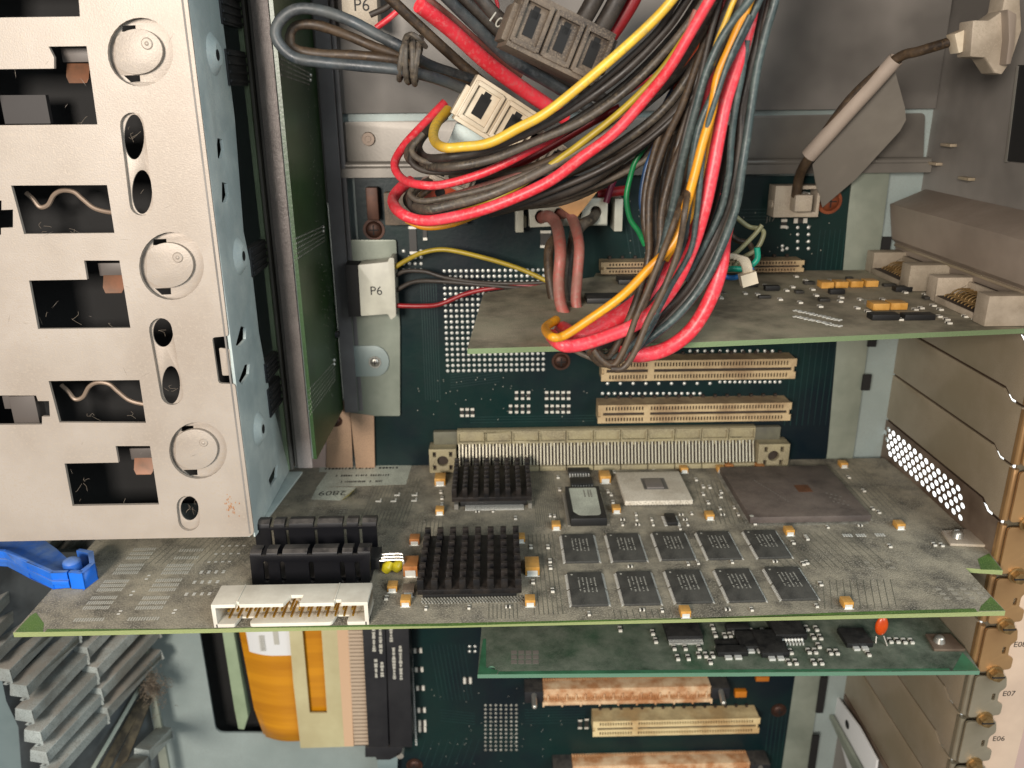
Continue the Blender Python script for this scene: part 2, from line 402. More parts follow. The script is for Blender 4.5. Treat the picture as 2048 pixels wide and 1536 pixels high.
# =================================================================== MAIN BOARD
MBx0 = -60
t = MBT = thing('main_board', 'dark teal main circuit board standing at the back of the case', 'circuit board', (50, 0, 0))
ol = pY([(708, 352), (1702, 352), (1655, 900), (1560, 1560), (1545, 1700), (780, 1700), (796, 1270), (745, 905)], 0)
B().plate(ol, [], 1, 0, 1.6).build('board', 'mb_green', t)
def dots(name, pts, r, h, mt, par, n=(0, -1, 0), label=None, seg=8):
    b = B()
    for p in pts: b.dome(p, n, r, h, seg, 2)
    return b.build(name, mt, par, 0, label)
g = []
for i in range(19):
    for j in range(19):
        g.append((-23.3+i*2.52+random.uniform(-.05, .05), 0, 96.6-j*2.66))
dots('solder_dot_grid', g, .82, .45, 'solder', t)
g = []
for i in range(7):
    for j in range(12):
        p = AY(971+i*10.3, 1411+j*8.1, 0); g.append((p.x, 0, p.z))
dots('solder_dot_grid', g, .8, .35, 'solder_dull', t)
def grid(x0, y0, x1, y1, nx, ny, skip=()):
    return [tuple(AY(x0+(x1-x0)*i/max(nx-1, 1), y0+(y1-y0)*j/max(ny-1, 1), 0)) for i in range(nx) for j in range(ny) if (i, j) not in skip]
for a_ in ((807, 502, 842, 540, 4, 4, ((0, 1), (1, 0), (2, 0))), (1574, 455, 1617, 497, 3, 4, ((0, 1), (0, 2))), (1565, 492, 1565, 500, 1, 2), (939, 1293, 950, 1303, 2, 2), (1205, 787, 1400, 786, 17, 1), (1440, 764, 1560, 762, 13, 1),
           (1215, 767, 1420, 765, 9, 1), (1380, 702, 1545, 700, 12, 1), (1218, 524, 1280, 523, 6, 1)):
    dots('solder_joints', grid(*a_), .8, .4, 'solder', t)
b = B()
for k in range(44):
    p = AY(821+k*.27, 1272+k*5.05, 0); b.dome((p.x, 0, p.z), (0, -1, 0), .62, .35, 8, 2)
b.build('solder_joints', 'solder', t)
# surface mounted parts in little rows
def smd2(px, py, horiz, wpx, hpx, y=0):
    b = B(); c = B(); p = AY(px, py, y); q = AY(px+wpx, py+hpx, y); w = abs(q.x-p.x); h = abs(q.z-p.z)
    b.box(p.x-w/2, p.x+w/2, y-.7, y, p.z-h/2, p.z+h/2)
    for s_ in (-1, 1):
        if horiz: c.box(p.x+s_*w/2-.02*s_, p.x+s_*(w/2-w*.3), y-.8, y-.001, p.z-h/2-.05, p.z+h/2+.05)
        else: c.box(p.x-w/2-.05, p.x+w/2+.05, y-.8, y-.001, p.z+s_*h/2, p.z+s_*(h/2-h*min(.3, 1.2/h)))
    o = b.build('chip_resistor', 'smd_dark', MBT); c.build('terminals', 'smd_white', o)
for i in range(3): smd2(924+i*10.5, 824, 0, 7, 17)
for i in range(3):
    for j in range(2): smd2(1033+i*12, 790+j*27, 0, 6, 17)
for i in range(5):
    for j in range(2): smd2(1093+i*11, 790+j*27, 0, 6, 17)
smd2(1021, 817, 0, 6, 17)
for k, yy in enumerate((1300, 1338, 1375, 1419)): smd2(836+k*2.5, yy, 1, 17, 8)
for k in range(2): smd2(845, 1445+k*12, 1, 16, 10)
for a_ in ((826, 480, 0, 17, 55), (850, 465, 0, 9, 30), (1091, 478, 0, 20, 34), (1567, 447, 0, 9, 18), (1600, 441, 1, 26, 9), (1160, 1447, 0, 7, 18), (1173, 1446, 0, 7, 20), (935, 1360, 1, 17, 11)): smd2(*a_)
mat('mb_trace', '0f322f', .4, 0, '0a2426', 60)
def mbtraces(px0, py0, px1, py1, n, dx, horiz=False):
    b = B(); a_ = AY(px0, py0, 0); c_ = AY(px1, py1, 0)
    for k in range(n):
        if horiz:
            z = a_.z+(c_.z-a_.z)*k/max(n-1, 1); b.prism([(a_.x, -.02, z), (a_.x, -.02, z+.3), (c_.x, -.02, z+dx+.3), (c_.x, -.02, z+dx)], (0, -.02, 0))
        else:
            x = a_.x+(c_.x-a_.x)*k/max(n-1, 1); b.prism([(x, -.02, a_.z), (x+.3, -.02, a_.z), (x+dx+.3, -.02, c_.z), (x+dx, -.02, c_.z)], (0, -.02, 0))
    b.build('traces', 'mb_trace', MBT)
for a_ in ((1100, 560, 1190, 700, 12, 0), (840, 560, 880, 800, 7, 0), (900, 750, 1000, 775, 6, 3, True), (1600, 560, 1650, 850, 8, 0), (940, 835, 1190, 842, 3, 0, True), (860, 1290, 930, 1400, 9, 4), (850, 1480, 960, 1530, 8, -6), (1050, 1420, 1170, 1445, 6, 0, True), (820, 370, 1000, 395, 5, 0, True),
           (1540, 1420, 1560, 1530, 5, 0), (1250, 450, 1380, 515, 14, 3), (1450, 420, 1540, 440, 4, 0, True), (880, 1420, 950, 1440, 5, -3, True), (1640, 460, 1680, 540, 6, 0)): mbtraces(*a_)
g = [tuple(AY(random.uniform(830, 1180), random.uniform(755, 845), 0)) for k in range(40)]+[tuple(AY(random.uniform(860, 1130), random.uniform(1370, 1530), 0)) for k in range(45)]+[tuple(AY(random.uniform(1240, 1660), random.uniform(390, 515), 0)) for k in range(50)]
dots('vias', g, .28, .1, 'solder_dull', MBT, seg=6)
# mounting screws
def mscrew(px, py, r, m1='bracket_dark', par=t, y=0):
    p = AY(px, py, y); x, z = p.x, p.z
    b = B(); b.cyl((x, y, z), (x, y-.5, z), r*1.12, r*1.1, 24); b.dome((x, y-.5, z), (0, -1, 0), r*.85, r*.35, 20, 4)
    o = b.build('screw', m1, par)
    B().box(x-r*.5, x+r*.5, y-.5-r*.36, y-.5-r*.3, z-.25, z+.25).box(x-.25, x+.25, y-.5-r*.365, y-.5-r*.3, z-r*.5, z+r*.5).build('screw_slot', 'dark_void', o)
    return o
mat('screw_brown', '4a2f22', .5, .5, '33211a', 100)
mat('screw_orange', '9a5636', .4, .5, '7a4029', 100)
mscrew(1122, 722, 4.0, 'screw_brown'); mscrew(748, 459, 4.4, 'screw_brown'); mscrew(1658, 402, 5.2, 'screw_orange'); mscrew(1557, 1420, 3.9, 'screw_brown'); mscrew(829, 1530, 4.2, 'screw_brown')

def lettering(body, size, px, py, par, y=0, mt='ink_light', name='lettering'):
    p = AY(px, py, y); return B().text(body, size, (p.x, y, p.z), (1, 0, 0), (0, 0, 1), .06).build(name, mt, par)
lettering('J17', 3.2, 1532, 443, t, 0, 'ink_faint')

def pci(pxl, pxr, pyt, pyb, y, body='slot_beige', key=.235, key2=None):
    """expansion slot: a housing with two rows of contact windows and a grooved middle"""
    a = AY(pxl, (pyt+pyb)/2, y); c = AY(pxr, (pyt+pyb)/2, y); zt = AY((pxl+pxr)/2, pyt, y).z; zb = AY((pxl+pxr)/2, pyb, y).z
    x0, x1 = a.x, c.x; H = zt-zb; zc = (zt+zb)/2; n = 60; X0 = x0+3.4; X1 = x1-3.6; pit = (X1-X0)/n; kx = X0+(X1-X0)*key
    holes = []
    for i in range(n):
        xc = X0+(i+.5)*pit
        if abs(xc-kx) < pit*1.1: continue
        for s_ in (-1, 1): holes.append([(xc-pit*.27, zc+s_*H*.30-H*.1), (xc+pit*.27, zc+s_*H*.30-H*.1), (xc+pit*.27, zc+s_*H*.30+H*.1), (xc-pit*.27, zc+s_*H*.30+H*.1)])
    holes += [[(X0-1, zc-H*.075), (kx-pit, zc-H*.075), (kx-pit, zc+H*.075), (X0-1, zc+H*.075)], [(kx+pit, zc-H*.075), (X1+1.5, zc-H*.075), (X1+1.5, zc+H*.075), (kx+pit, zc+H*.075)]]
    b = B(); nt = H*.12
    out = [(x0, zb), (x1, zb), (x1, zc-nt*1.3), (x1-1.2, zc-nt*1.3), (x1-1.2, zc+nt), (x1, zc+nt), (x1, zt), (x0, zt), (x0, zc+nt), (x0+1.2, zc+nt), (x0+1.2, zc-nt*1.3), (x0, zc-nt*1.3)]
    b.plate(out, holes, 1, y, 1.0)
    b.box(x0+.4, x1-.4, y+1.3, 0, zb+.2, zt-.2)
    b.box(x0+.2, x1-.2, y+1.0, y+1.3, zt-.7, zt-.1).box(x0+.2, x1-.2, y+1.0, y+1.3, zb+.1, zb+.7)
    o = b.build('expansion_slot', body, MBT)
    B().box(x0+1.3, x1-1.3, y+1.02, y+1.28, zb+.75, zt-.75).build('contact_well', 'slot_hole', o)
    b = B()
    for i in range(15):
        xx = x0+5+i*(x1-x0-10)/14; b.box(xx-.6, xx+.6, -1.6, 0, zt-.2, zt+1.2)
    b.build('slot_feet', 'slot_hole', o)
    return o
pci(1202, 1608, 523, 546, -10); pci(1203, 1592, 720, 760, -10.5); pci(1196, 1582, 808, 844, -10.5); pci(1186, 1519, 1440, 1470, -10.5, 'slot_cream')

def edgeconn(pxl, pxr, pytop, pybot, y, n, endpx):
    """long copper coloured connector: combed top, cream lip, black end blocks with guide pins"""
    x0 = AY(pxl, pybot, y).x; x1 = AY(pxr, pybot, y).x; zb = AY((pxl+pxr)/2, pybot, y).z
    zt = zb+8.5
    b = B(); b.box(x0, x1, y+2.5, 0, zb+1, zt)
    b.box(x0, x1, y, y+3, zb, zb+2.2)
    k = int((x1-x0)/10)
    for i in range(k+1): xx = x0+(x1-x0)*i/k; b.box(xx-.5, xx+.5, y-.5, y+.5, zb-.6, zb+2.4)
    o = b.build('edge_connector', 'copper_body', MBT, .2)
    b = B()
    for i in range(n):
        xx = x0+(x1-x0)*(i+.5)/n; wd = (x1-x0)/n*.26
        b.prism([(xx-wd, y+1.5, zb+3.0), (xx+wd, y+1.5, zb+3.0), (xx+wd, -1.5, zt+.7), (xx-wd, -1.5, zt+.7)], (0, .2, -1.0))
    b.build('contact_springs', 'copper_pin', o)
    b = B()
    for i in range(k*2):
        xx = x0+(x1-x0)*(i+.5)/(k*2); b.box(xx-.35, xx+.35, y+1.2, y+3.2, zb+2.2, zb+5.6)
    b.build('dividers', 'copper_body', o)
    for s_, xa, xb in ((-1, x0-endpx, x0-.1), (1, x1+.1, x1+endpx)):
        e = B().box(xa, xb, y+1, 0, zb+1, zb+8.2).build('end_block', 'dark_plastic', o, .4)
        mx = (xa+xb)/2; mx += 0
        B().cyl((mx, y+2, zb+6.5), (mx, y-5, zb+3.8), 1.5, 1.4, 14).dome((mx, y-5, zb+3.8), (0, -1, -.4), 1.4, 1.2, 14).build('guide_pin', 'tin', o)
    return o
edgeconn(1087, 1422, 1362, 1408, -12, 66, 10)
edgeconn(1146, 1500, 1475, 1560, -12, 66, 11)
q = AY(1479, 1382, 0); B().box(q.x-3.2, q.x+3.2, -3, 0, q.z-2, q.z+2).build('tantalum_capacitor', 'amber', MBT, .3)
q = AY(1522, 1353, 0); B().box(q.x-3.6, q.x+3.6, -3, 0, q.z-1, q.z+2).build('tantalum_capacitor', 'amber', MBT, .3)
# power socket in the board behind its plug
a = AY(1030, 430, -9); c = AY(1243, 425, -9)
b = B(); b.box(a.x+6, c.x-6, -9, 0, a.z-5, a.z+6)
for xx0, xx1 in ((a.x, a.x+3.6), (c.x-3.6, c.x)): b.box(xx0, xx1, -13, 0, a.z-7, a.z+7).box(xx0+1, xx1+1.5 if xx0 == a.x else xx1, -6, 0, a.z-6, a.z-1)
b.build('power_socket', 'plug_white', MBT, .4)
# white header (upper right)
a = AY(1552, 372, -9); c = AY(1636, 434, -9)
b = B(); b.plate([(a.x, c.z), (c.x, c.z), (c.x, a.z), (a.x, a.z)], [[(a.x+10.5, c.z+2.2), (c.x-1.3, c.z+2.2), (c.x-1.3, a.z-1.5), (a.x+10.5, a.z-1.5)]], 1, -9, 8.9)
b.build('pin_header', 'white_dusty', MBT, .2)
b = B()
for i in range(3):
    for j in range(2): b.box(c.x-7+j*2.4, c.x-6.3+j*2.4, -7, 0, a.z-4-i*2.5, a.z-3.3-i*2.5)
b.build('pin', 'solder', MBT)
# round black can and small brackets top left of the board
q = AY(748, 400, 0); B().box(q.x-2.6, q.x+2.6, -6, 0, q.z-8, q.z+6).build('latch_post', 'screw_brown', MBT, .6)
q = AY(790, 405, 0); B().box(q.x-4, q.x+32, -7, 0, q.z-9, q.z+5).build('side_socket', 'molex_grime', MBT, .6)

# =================================================================== LEFT SHEET METAL BEHIND THE CAGE
t = thing('standoff_plate', 'pale steel plate with a screwed tongue beside the left edge of the board', 'metal plate', (-57, -2, 60))
ol = pY([(690, 480), (792, 480), (800, 655), (800, 832), (700, 832)], -2)
B().plate(rnd(ol, .8), [], 1, -2, 1.0).build('plate', 'steel_light', t, .2)
p = AY(750, 722, -2.6); b = B(); q = [(p.x-11, p.z-7.5), (p.x, p.z-7.5)]+[(p.x+6.6*math.sin(a_), p.z-7.5*math.cos(a_)) for a_ in [math.pi*i/10 for i in range(1, 10)]]+[(p.x, p.z+7.5), (p.x-11, p.z+7.5)]
b.plate(q, [], 1, -3.0, .8).build('tongue', 'steel', t, .15)
mscrew(750, 724, 2.6, 'tin', t, -3.1)
t = thing('mounting_strips', 'two tan metal strips below the pale steel plate, one with a dark screw', 'metal strip', (-72, -2, 10))
B().plate(pY([(655, 806), (700, 800), (706, 940), (652, 940)], -1.6), [], 1, -1.6, 1).build('strip', 'copperish_plate', t, .2)
B().plate(pY([(700, 826), (748, 832), (750, 940), (712, 940)], -2.5), [], 1, -2.5, 1.4).build('strip', 'copperish_plate', t, .4)
B().plate(pY([(620, 830), (654, 810), (654, 940), (612, 940)], -1.0), [], 1, -1.0, .8).build('strip', 'pink_paint', t, .2)
mscrew(673, 842, 2.5, 'screw_brown', t, -1.7)
# vertical grey rail in front of it
t = thing('card_rail', 'tall grey plastic rail along the back edge of the green riser board', 'plastic rail', (-68, -3, 100))
b = B(); b.box(-72.6, -66.2, -4.5, -1, 30, 249).box(-66.2, -64.2, -2.2, -1, 30, 249); b.build('rail', 'rail_grey', t, .4)
q = AY(668, 668, -6); B().box(q.x-3, q.x+2.5, -8, -4.5, q.z-1.3, q.z+1.3).build('latch', 'dark_plastic', t, .5)
# riser board
t = thing('riser_board', 'tall olive green circuit board seen edge on beside the drive cage', 'circuit board', (-75, -20, 100))
b = B(); b.plate([(-64, 33), (-1, 31), (-1, 249), (-66, 249)], [], 0, -75, 1.4); b.build('board', 'riser_green', t)
for (a_, c_, n_) in (((562, 118), (618, 146), 4), ((590, 478), (648, 452), 5), ((618, 780), (670, 722), 6)):
    for k in range(n_):
        p0 = AX(a_[0], a_[1]+k*10.5, -73.5); p1 = AX(c_[0], c_[1]+k*7.5, -73.5)
        dots('via_row', [tuple(p0.lerp(p1, q/21)) for q in range(22)], .42, .2, 'solder_dull', t, (1, 0, 0), seg=6)
g = [(-73.6, random.uniform(-30, -6), random.uniform(45, 195)) for k in range(150)]
dots('vias', g, .27, .12, 'solder_dull', t, (1, 0, 0), seg=6)
b = B()
for px, py in ((621, 150), (620, 160), (646, 454), (646, 462), (668, 720), (668, 728)):
    p = AX(px, py, -73.6); b.dome(p, (1, -.6, 0), .7, .7)
b.build('solder_beads', 'solder', t)
# bar in front of it
t = thing('frame_bar', 'long textured grey metal bar standing between drive cage and green board', 'metal bar', (-86, -35, 16))
B().box(-89.4, -82.8, -35, -33.8, 15.5, 249).build('front_face', 'bar_metal', t, .5)
B().box(-82.7, -81.4, -34.6, -31.5, 20, 249).build('right_flange', 'steel', t, .2)
B().box(-90.6, -89.5, -34.2, -24, 15.8, 249).build('left_flange', 'steel_dark', t, .2)
t = thing('edge_board', 'thin grey green board edge running down just left of the textured bar', 'circuit board', (-94, -34, 15))
B().box(-94.6, -92.8, -36, -8, 15.2, 249).build('board', 'pale_green_plate', t, .1)
B().box(-92.5, -91.4, -35.5, -8, 15.2, 249).build('backing', 'steel_dark', t, .1)

# =================================================================== DRIVE CAGE
CY = -92.0
t = CG = thing('drive_cage', 'beige metal drive cage with stepped cutouts and round pressed discs', 'drive cage', (-145, CY, 14))
outer = pY([(-560, -160), (355, -160), (434, 480), (457, 672), (424, 675), (437, 767), (470, 768), (508, 1066), (500, 1073), (-560, 1094)], CY)
holes = [[(-60, -50), (154, -50), (160, 33), (-60, 36)],
         [(-60, 139), (108, 137), (108, 115), (97, 93), (173, 92), (195, 249), (-60, 251)],
         [(22, 371), (214, 370), (229, 466), (48, 468)],
         [(-60, 404), (3, 401), (3, 420), (26, 419), (26, 455), (2, 456), (2, 470), (-60, 470)],
         [(168, 521), (239, 521), (261, 656), (76, 658), (58, 561), (174, 559)],
         [(97, 762), (279, 760), (292, 846), (119, 845)],
         [(-60, 791), (72, 791), (76, 802), (98, 802), (100, 833), (84, 833), (84, 849), (-60, 850)],
         [(231, 892), (300, 892), (318, 1009), (145, 1012), (129, 927), (237, 925)]]
H = [pY(h, CY) for h in holes]
H += [cappx(264, 249, 283, 407, 24, CY), cappx(321, 659, 344, 787, 23, CY), cappx(375, 1013, 378, 1040, 22, CY)]
circ = [(281, 104, 66, 69), (343, 532, 65, 68), (396, 901, 58, 57)]
H += [ellpx(cx, cy, rx, ry, CY) for cx, cy, rx, ry in circ]
b = B(); b.plate(rnd(outer, 1.0, 2), H, 1, CY, 1.3)
b.build('front_plate', 'cage_paint', t, 0, None, .3)
# recessed ring plates behind the circles and capsules
b = B()
for (cx, cy, rx, ry) in circ:
    k = rx/66
    hl = [pY([(cx-40*k, cy-53*k), (cx-13*k, cy-54*k), (cx-12*k, cy-42*k), (cx-40*k, cy-41*k)], CY+1.6), pY([(cx-36*k, cy+47*k), (cx-4*k, cy+46*k), (cx-3*k, cy+59*k), (cx-22*k, cy+60*k)], CY+1.6)]
    b.plate(ellpx(cx, cy, rx*1.12, ry*1.12, CY), hl, 1, CY+2.6, .6)
b.plate(cappx(264, 249, 283, 407, 28, CY), [ellpx(268, 274, 20, 45, CY+1.6), ellpx(284, 384, 20, 44, CY+1.6)], 1, CY+1.6, .6)
b.plate(cappx(321, 659, 344, 787, 27, CY), [ellpx(326, 665, 20, 29, CY+1.6), ellpx(342, 770, 18, 38, CY+1.6)], 1, CY+1.6, .6)
b.plate(cappx(375, 1013, 378, 1040, 25, CY), [ellpx(379, 1017, 18, 24, CY+1.6)], 1, CY+1.6, .6)
b.build('recessed_plate', 'cage_paint', t, .1)
for (cx, cy, rx, ry) in circ:
    k = rx/66
    pts = [(cx-9*k+52*k*math.cos(a_)*(1 if math.cos(a_) > -.82 else .82/abs(math.cos(a_))), cy-1+53*k*math.sin(a_)*.86) for a_ in [2*math.pi*i/36 for i in range(36)]]
    d_ = B(); d_.plate(pY(pts, CY+.4), [], 1, CY+.9, 1.7); o = d_.build('pressed_disc', 'cage_paint', t, .3)
    q = AY(cx+12*k, cy-17*k, CY+.4); B().cyl((q.x, CY+.95, q.z), (q.x, CY+.5, q.z), 1.9*k, 1.5*k, 20).dome((q.x, CY+.5, q.z), (0, -1, 0), .7, .35).build('dimple', 'cage_paint', o)
# rust stain
b = B(); q = AY(461, 1012, CY); pts = []
for i in range(22):
    a_ = 2*math.pi*i/22; r_ = random.uniform(.75, 1.15); pts.append((q.x+2.1*r_*math.cos(a_)+.9*math.sin(a_)*-1, q.z+4.8*r_*math.sin(a_)))

for k in range(60):
    a_ = random.uniform(0, 6.28); rr_ = abs(random.gauss(0, .55)); cx_ = q.x+2.2*rr_*math.cos(a_)-.6*rr_*math.sin(a_); cz_ = q.z+4.6*rr_*math.sin(a_); h_ = random.uniform(.12, .55)
    b.plate([(cx_+h_*.5*math.cos(j*1.05)*random.uniform(.6, 1.2), cz_+h_*math.sin(j*1.05)*random.uniform(.6, 1.2)) for j in range(6)], [], 1, CY-.05+k*.0004, .02)
b.build('rust_stain', 'rust', t)['kind'] = 'stuff'
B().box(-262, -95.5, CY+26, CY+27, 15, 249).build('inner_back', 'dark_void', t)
B().box(-262, -95.5, CY+1.4, CY+58, 12.9, 13.9).build('bottom_plate', 'cage_zinc', t, .1)
# side
sh = [pX(p, -94) for p in ([(431, 276), (441, 279), (444, 300), (440, 316), (432, 317), (430, 290)], [(440, 364), (450, 367), (453, 390), (448, 404), (440, 405)],
      [(478, 652), (488, 655), (488, 678), (474, 694), (468, 690)], [(486, 730), (496, 728), (494, 748), (480, 770), (474, 762)], [(545, 935), (552, 930), (550, 955), (538, 975), (534, 960)])]
b = B(); z0 = 14.2; b.plate([(CY+.8, z0), (CY+57, z0), (-52, 60), (-57, 85), (-57, 108), (-62, 125), (-57, 165), (-60, 249), (CY+.8, 249)], sh, 0, -94.4, 1.1)
b.build('side_plate', 'cage_zinc', t, .1)
for px, py in ((426, 108), (478, 512), (517, 858)):
    q = AX(px, py, -93.3); B().cyl((-93.3, q.y, q.z), (-91.5, q.y, q.z), 7, 4.2, 24).cyl((-91.5, q.y, q.z), (-91.2, q.y, q.z), 4.2, 3.6, 24).build('rivet_boss', 'cage_zinc', t, .3)
for px, py in ((436, 110), (488, 512), (527, 858)):
    q = AX(px, py, -91.1); B().cyl((-91.2, q.y, q.z), (-91.1, q.y, q.z), 1.8, 1.8, 16).build('boss_hole', 'dark_void', t)
b = B(); b.prism([(-94, CY+1, 13), (-93.4, CY+1, 13), (-87.5, CY+57, 13), (-94, CY+57, 13)], (0, 0, 1)); b.build('bottom_flange', 'cage_zinc', t, .15)
B().box(-95.2, -94.6, CY-.1, CY+1.2, 15, 249).build('seam', 'steel_dark', t)
q = pY([(437, 697), (458, 699), (462, 752), (444, 752)], CY); B().plate(rnd(q, .5), [], 1, CY+.5, 1.0).build('notch_tab', 'cage_paint', t, .2)
b = B()
for k in range(26):
    p = AY(random.uniform(10, 470), random.uniform(20, 1050), CY); a_ = random.gauss(0.4, .9); l_ = random.uniform(1.2, 5); d = Vector((math.cos(a_), 0, math.sin(a_)))*l_; n_v = Vector((-math.sin(a_), 0, math.cos(a_)))*.05
    if p.x > -97: continue
    b.prism([p-d/2+Vector((0, -.02, 0)), p+n_v+Vector((0, -.02, 0)), p+d/2+Vector((0, -.02, 0)), p-n_v+Vector((0, -.02, 0))], (0, .015, 0))
ob_ = b.build('scratches', 'scratch', t); ob_['kind'] = 'stuff'
# things seen through the cutouts
for (px, py) in ((150, 118), (222, 545), (283, 912)):
    p = AY(px, py, CY+8); B().box(p.x-3.6, p.x+5.2, CY+7, CY+8, p.z-1, p.z+3.5).build('spring_clip', 'clip_grey', t, .2)
for (px, py) in ((158, 147), (229, 567), (289, 930)):
    p = AY(px, py, CY+7); b = B(); b.prism([(p.x-3.4, CY+7, p.z+3), (p.x+4, CY+7, p.z+3), (p.x+4, CY+4.5, p.z-1.5), (p.x+3, CY+4.6, p.z-3), (p.x-2.6, CY+4.6, p.z-3), (p.x-3.4, CY+5, p.z-1)], (0, .8, .2)); b.build('copper_clip', 'clip_copper', t, .2)
for (oy, ox) in ((0, 0), (384, 70)):
    pts = [AY(ox+a_, oy+c_, CY+10) for a_, c_ in ((52, 385), (66, 398), (80, 414), (96, 410), (108, 390), (125, 381), (148, 384), (165, 398), (188, 416), (215, 424), (235, 425))]
    B().tube(pts, .8, 8).build('wave_spring', 'spring_beige', t)
p = AY(50, 820, CY+3); B().box(p.x-4.6, p.x+4.6, CY+2.5, CY+8, p.z-5.2, p.z+5.5).box(p.x-7.2, p.x+4.5, CY+3, CY+8, p.z+.5, p.z+5.5).build('brown_latch', 'clip_grey', t, .3)
MATS['clip_grey'].node_tree.nodes['Principled BSDF']
p = AY(60, 222, CY+12); B().box(p.x-9, p.x+6, CY+12, CY+14, p.z-4, p.z+5).build('drive_part', 'drive_dark', t)
b = B()
for k in range(46):   # lint caught in the openings
    hx = random.choice([(270, 265), (284, 385), (326, 665), (342, 770), (378, 1018), (90, 640), (150, 640), (220, 650), (160, 960), (150, 1000), (240, 1005), (190, 843), (250, 843), (160, 245), (80, 460), (150, 463)])
    p = AY(hx[0]+random.uniform(-14, 14), hx[1]+random.uniform(-12, 12), CY+random.uniform(1, 4)); d = Vector((random.uniform(-1, 1), random.uniform(-.4, .6), random.uniform(-1, 1)))*3
    b.tube([p, p+d*.5+Vector((random.uniform(-1, 1), 0, random.uniform(-1, 1))), p+d], .06, 4, 4)
b.build('lint', 'hair', t)
# black ribbed connectors between cage and edge board
t = thing('drive_connectors', 'black ribbed drive connectors squeezed between the cage side and the board edge', 'connector', (-90, -40, 80))
for z0, z1 in ((196, 207), (176, 188), (107, 118), (63, 71), (48, 60)):
    y0 = -60 if z0 > 150 else (-58 if z0 > 100 else -55)
    b = B(); b.box(-93.2, -95.6+.4, y0, -37, z0, z1)
    for i in range(4): zz = z0+(z1-z0)*(i+.5)/4; b.box(-92.6, -92.0, y0, -37, zz-.5, zz+.5)
    b.box(-93.6, -92.6, y0-.6, -37, z0, z1)
    b.build('connector_block', 'dark_plastic', t, .1)

# =================================================================== GENERIC CARD PARTS
def flatbox(px0, px1, pyb, pyt, h, z=0.0, lift=0.3):
    """footprint on plane z from pixels: bottom-left, bottom-right and the top rows"""
    a = AZ(px0, pyb, z); c = AZ(px1, pyb, z); d = AZ((px0+px1)/2, pyt, z)
    return min(a.x, c.x), max(a.x, c.x), a.y, d.y, z+lift, z+lift+h
def tant(w, l, h, m='cap_gold'):
    b = B(); b.box(-w/2, w/2, -l/2+.3, l/2-.3, .1, h)
    e = B(); e.box(-w*.36, w*.36, -l/2, -l/2+.28, 0, h*.62); e.box(-w*.36, w*.36, l/2-.28, l/2, 0, h*.62); e.box(-w*.5, w*.5, -l/2-.5, -l/2, 0, .12)
    o = proto(b, 'tantalum_capacitor', m, (('terminals', e, 'solder'),), .15)
    return o
def smdp(w, l, m='smd_dark', h=.6):
    b = B(); b.box(-w/2, w/2, -l*.22, l*.22, .05, h)
    e = B(); e.box(-w*.5, w*.5, -l/2, -l*.2, 0, h+.06); e.box(-w*.5, w*.5, l*.2, l/2, 0, h+.06)
    return proto(b, 'chip_component', m, (('terminals', e, 'smd_white'),))

# =================================================================== MAIN CARD
Zc = 0.0
t = MC = thing('graphics_card', 'dusty grey green add-in card with two pin heatsinks and ten memory chips', 'circuit card', (10, -65, 0))
ol = pZ([(28, 1265), (2011, 1222), (1931, 1136), (2006, 1141), (1950, 1066), (1760, 908), (1650, 906), (560, 931)], 0)
ol[-1] = (-166.5, 2); ol[0] = (-166.5, ol[0][1])
ol[-2] = (ol[-2][0], -.4); ol[-3] = (ol[-3][0], -.4); ol[-1] = (-166.5, -.4)
b = B(); b.plate(ol, [], 2, -1.9, 1.9); b.build('board', 'card_dusty', t)
def zpl(pts, name, mt, z=.02, th=.04): return B().plate(pZ(pts, z), [], 2, z, th).build(name, mt, MC)
zpl([(30, 1264), (86, 1264), (88, 1247), (72, 1225), (60, 1232)], 'bare_corner', 'bare_green')
zpl([(1958, 1222), (2009, 1221), (1982, 1193), (1962, 1212)], 'bare_corner', 'bare_green')
zpl([(1962, 1139), (2004, 1140), (1978, 1107), (1955, 1118)], 'bare_corner', 'bare_green')
zpl([(90, 1264), (1955, 1224), (1950, 1217), (1700, 1224), (1300, 1240), (900, 1252), (500, 1256), (300, 1258), (95, 1258)], 'bare_edge', 'bare_green')

def padgroup(x0, y0, x1, y1, nx, ny, w, l, shear=0, name='pads'):
    b = B()
    a = AZ(x0, y0, 0); c = AZ(x1, y1, 0)
    for i in range(nx):
        for j in range(ny):
            x = a.x+(c.x-a.x)*i/max(nx-1, 1); y = a.y+(c.y-a.y)*j/max(ny-1, 1)
            b.box(x-w/2, x+w/2, y-l/2, y+l/2, .02, .09)
    return b
b = B()
for (x0, y0, x1, y1, nx, ny) in ((150, 1240, 208, 1236, 12, 1), (258, 1238, 318, 1234, 12, 1), (168, 1216, 232, 1195, 12, 3), (273, 1216, 337, 1195, 12, 3), (196, 1180, 256, 1162, 12, 3), (300, 1180, 362, 1160, 12, 3),
                                 (228, 1146, 286, 1130, 12, 3), (325, 1146, 385, 1130, 12, 3), (255, 1116, 310, 1098, 10, 3), (350, 1116, 405, 1100, 10, 2)):
    padgroup(x0, y0, x1, y1, nx, ny, .5, 1.9).build('bare_pads', 'ink_light', MC)
b = B()
for (x0, y0, x1, y1, nx, ny) in ((237, 1228, 246, 1222, 1, 2), (262, 1190, 270, 1183, 1, 2), (293, 1158, 297, 1151, 1, 2), (347, 1226, 350, 1220, 1, 2), (372, 1190, 420, 1186, 4, 2), (388, 1166, 436, 1162, 4, 2), (402, 1146, 448, 1142, 4, 2),
                                 (418, 1124, 462, 1118, 4, 1), (432, 1108, 480, 1102, 4, 1), (445, 1092, 490, 1088, 4, 1)):
    padgroup(x0, y0, x1, y1, nx, ny, 1.1, .7).build('bare_pads', 'solder', MC)
b = B()
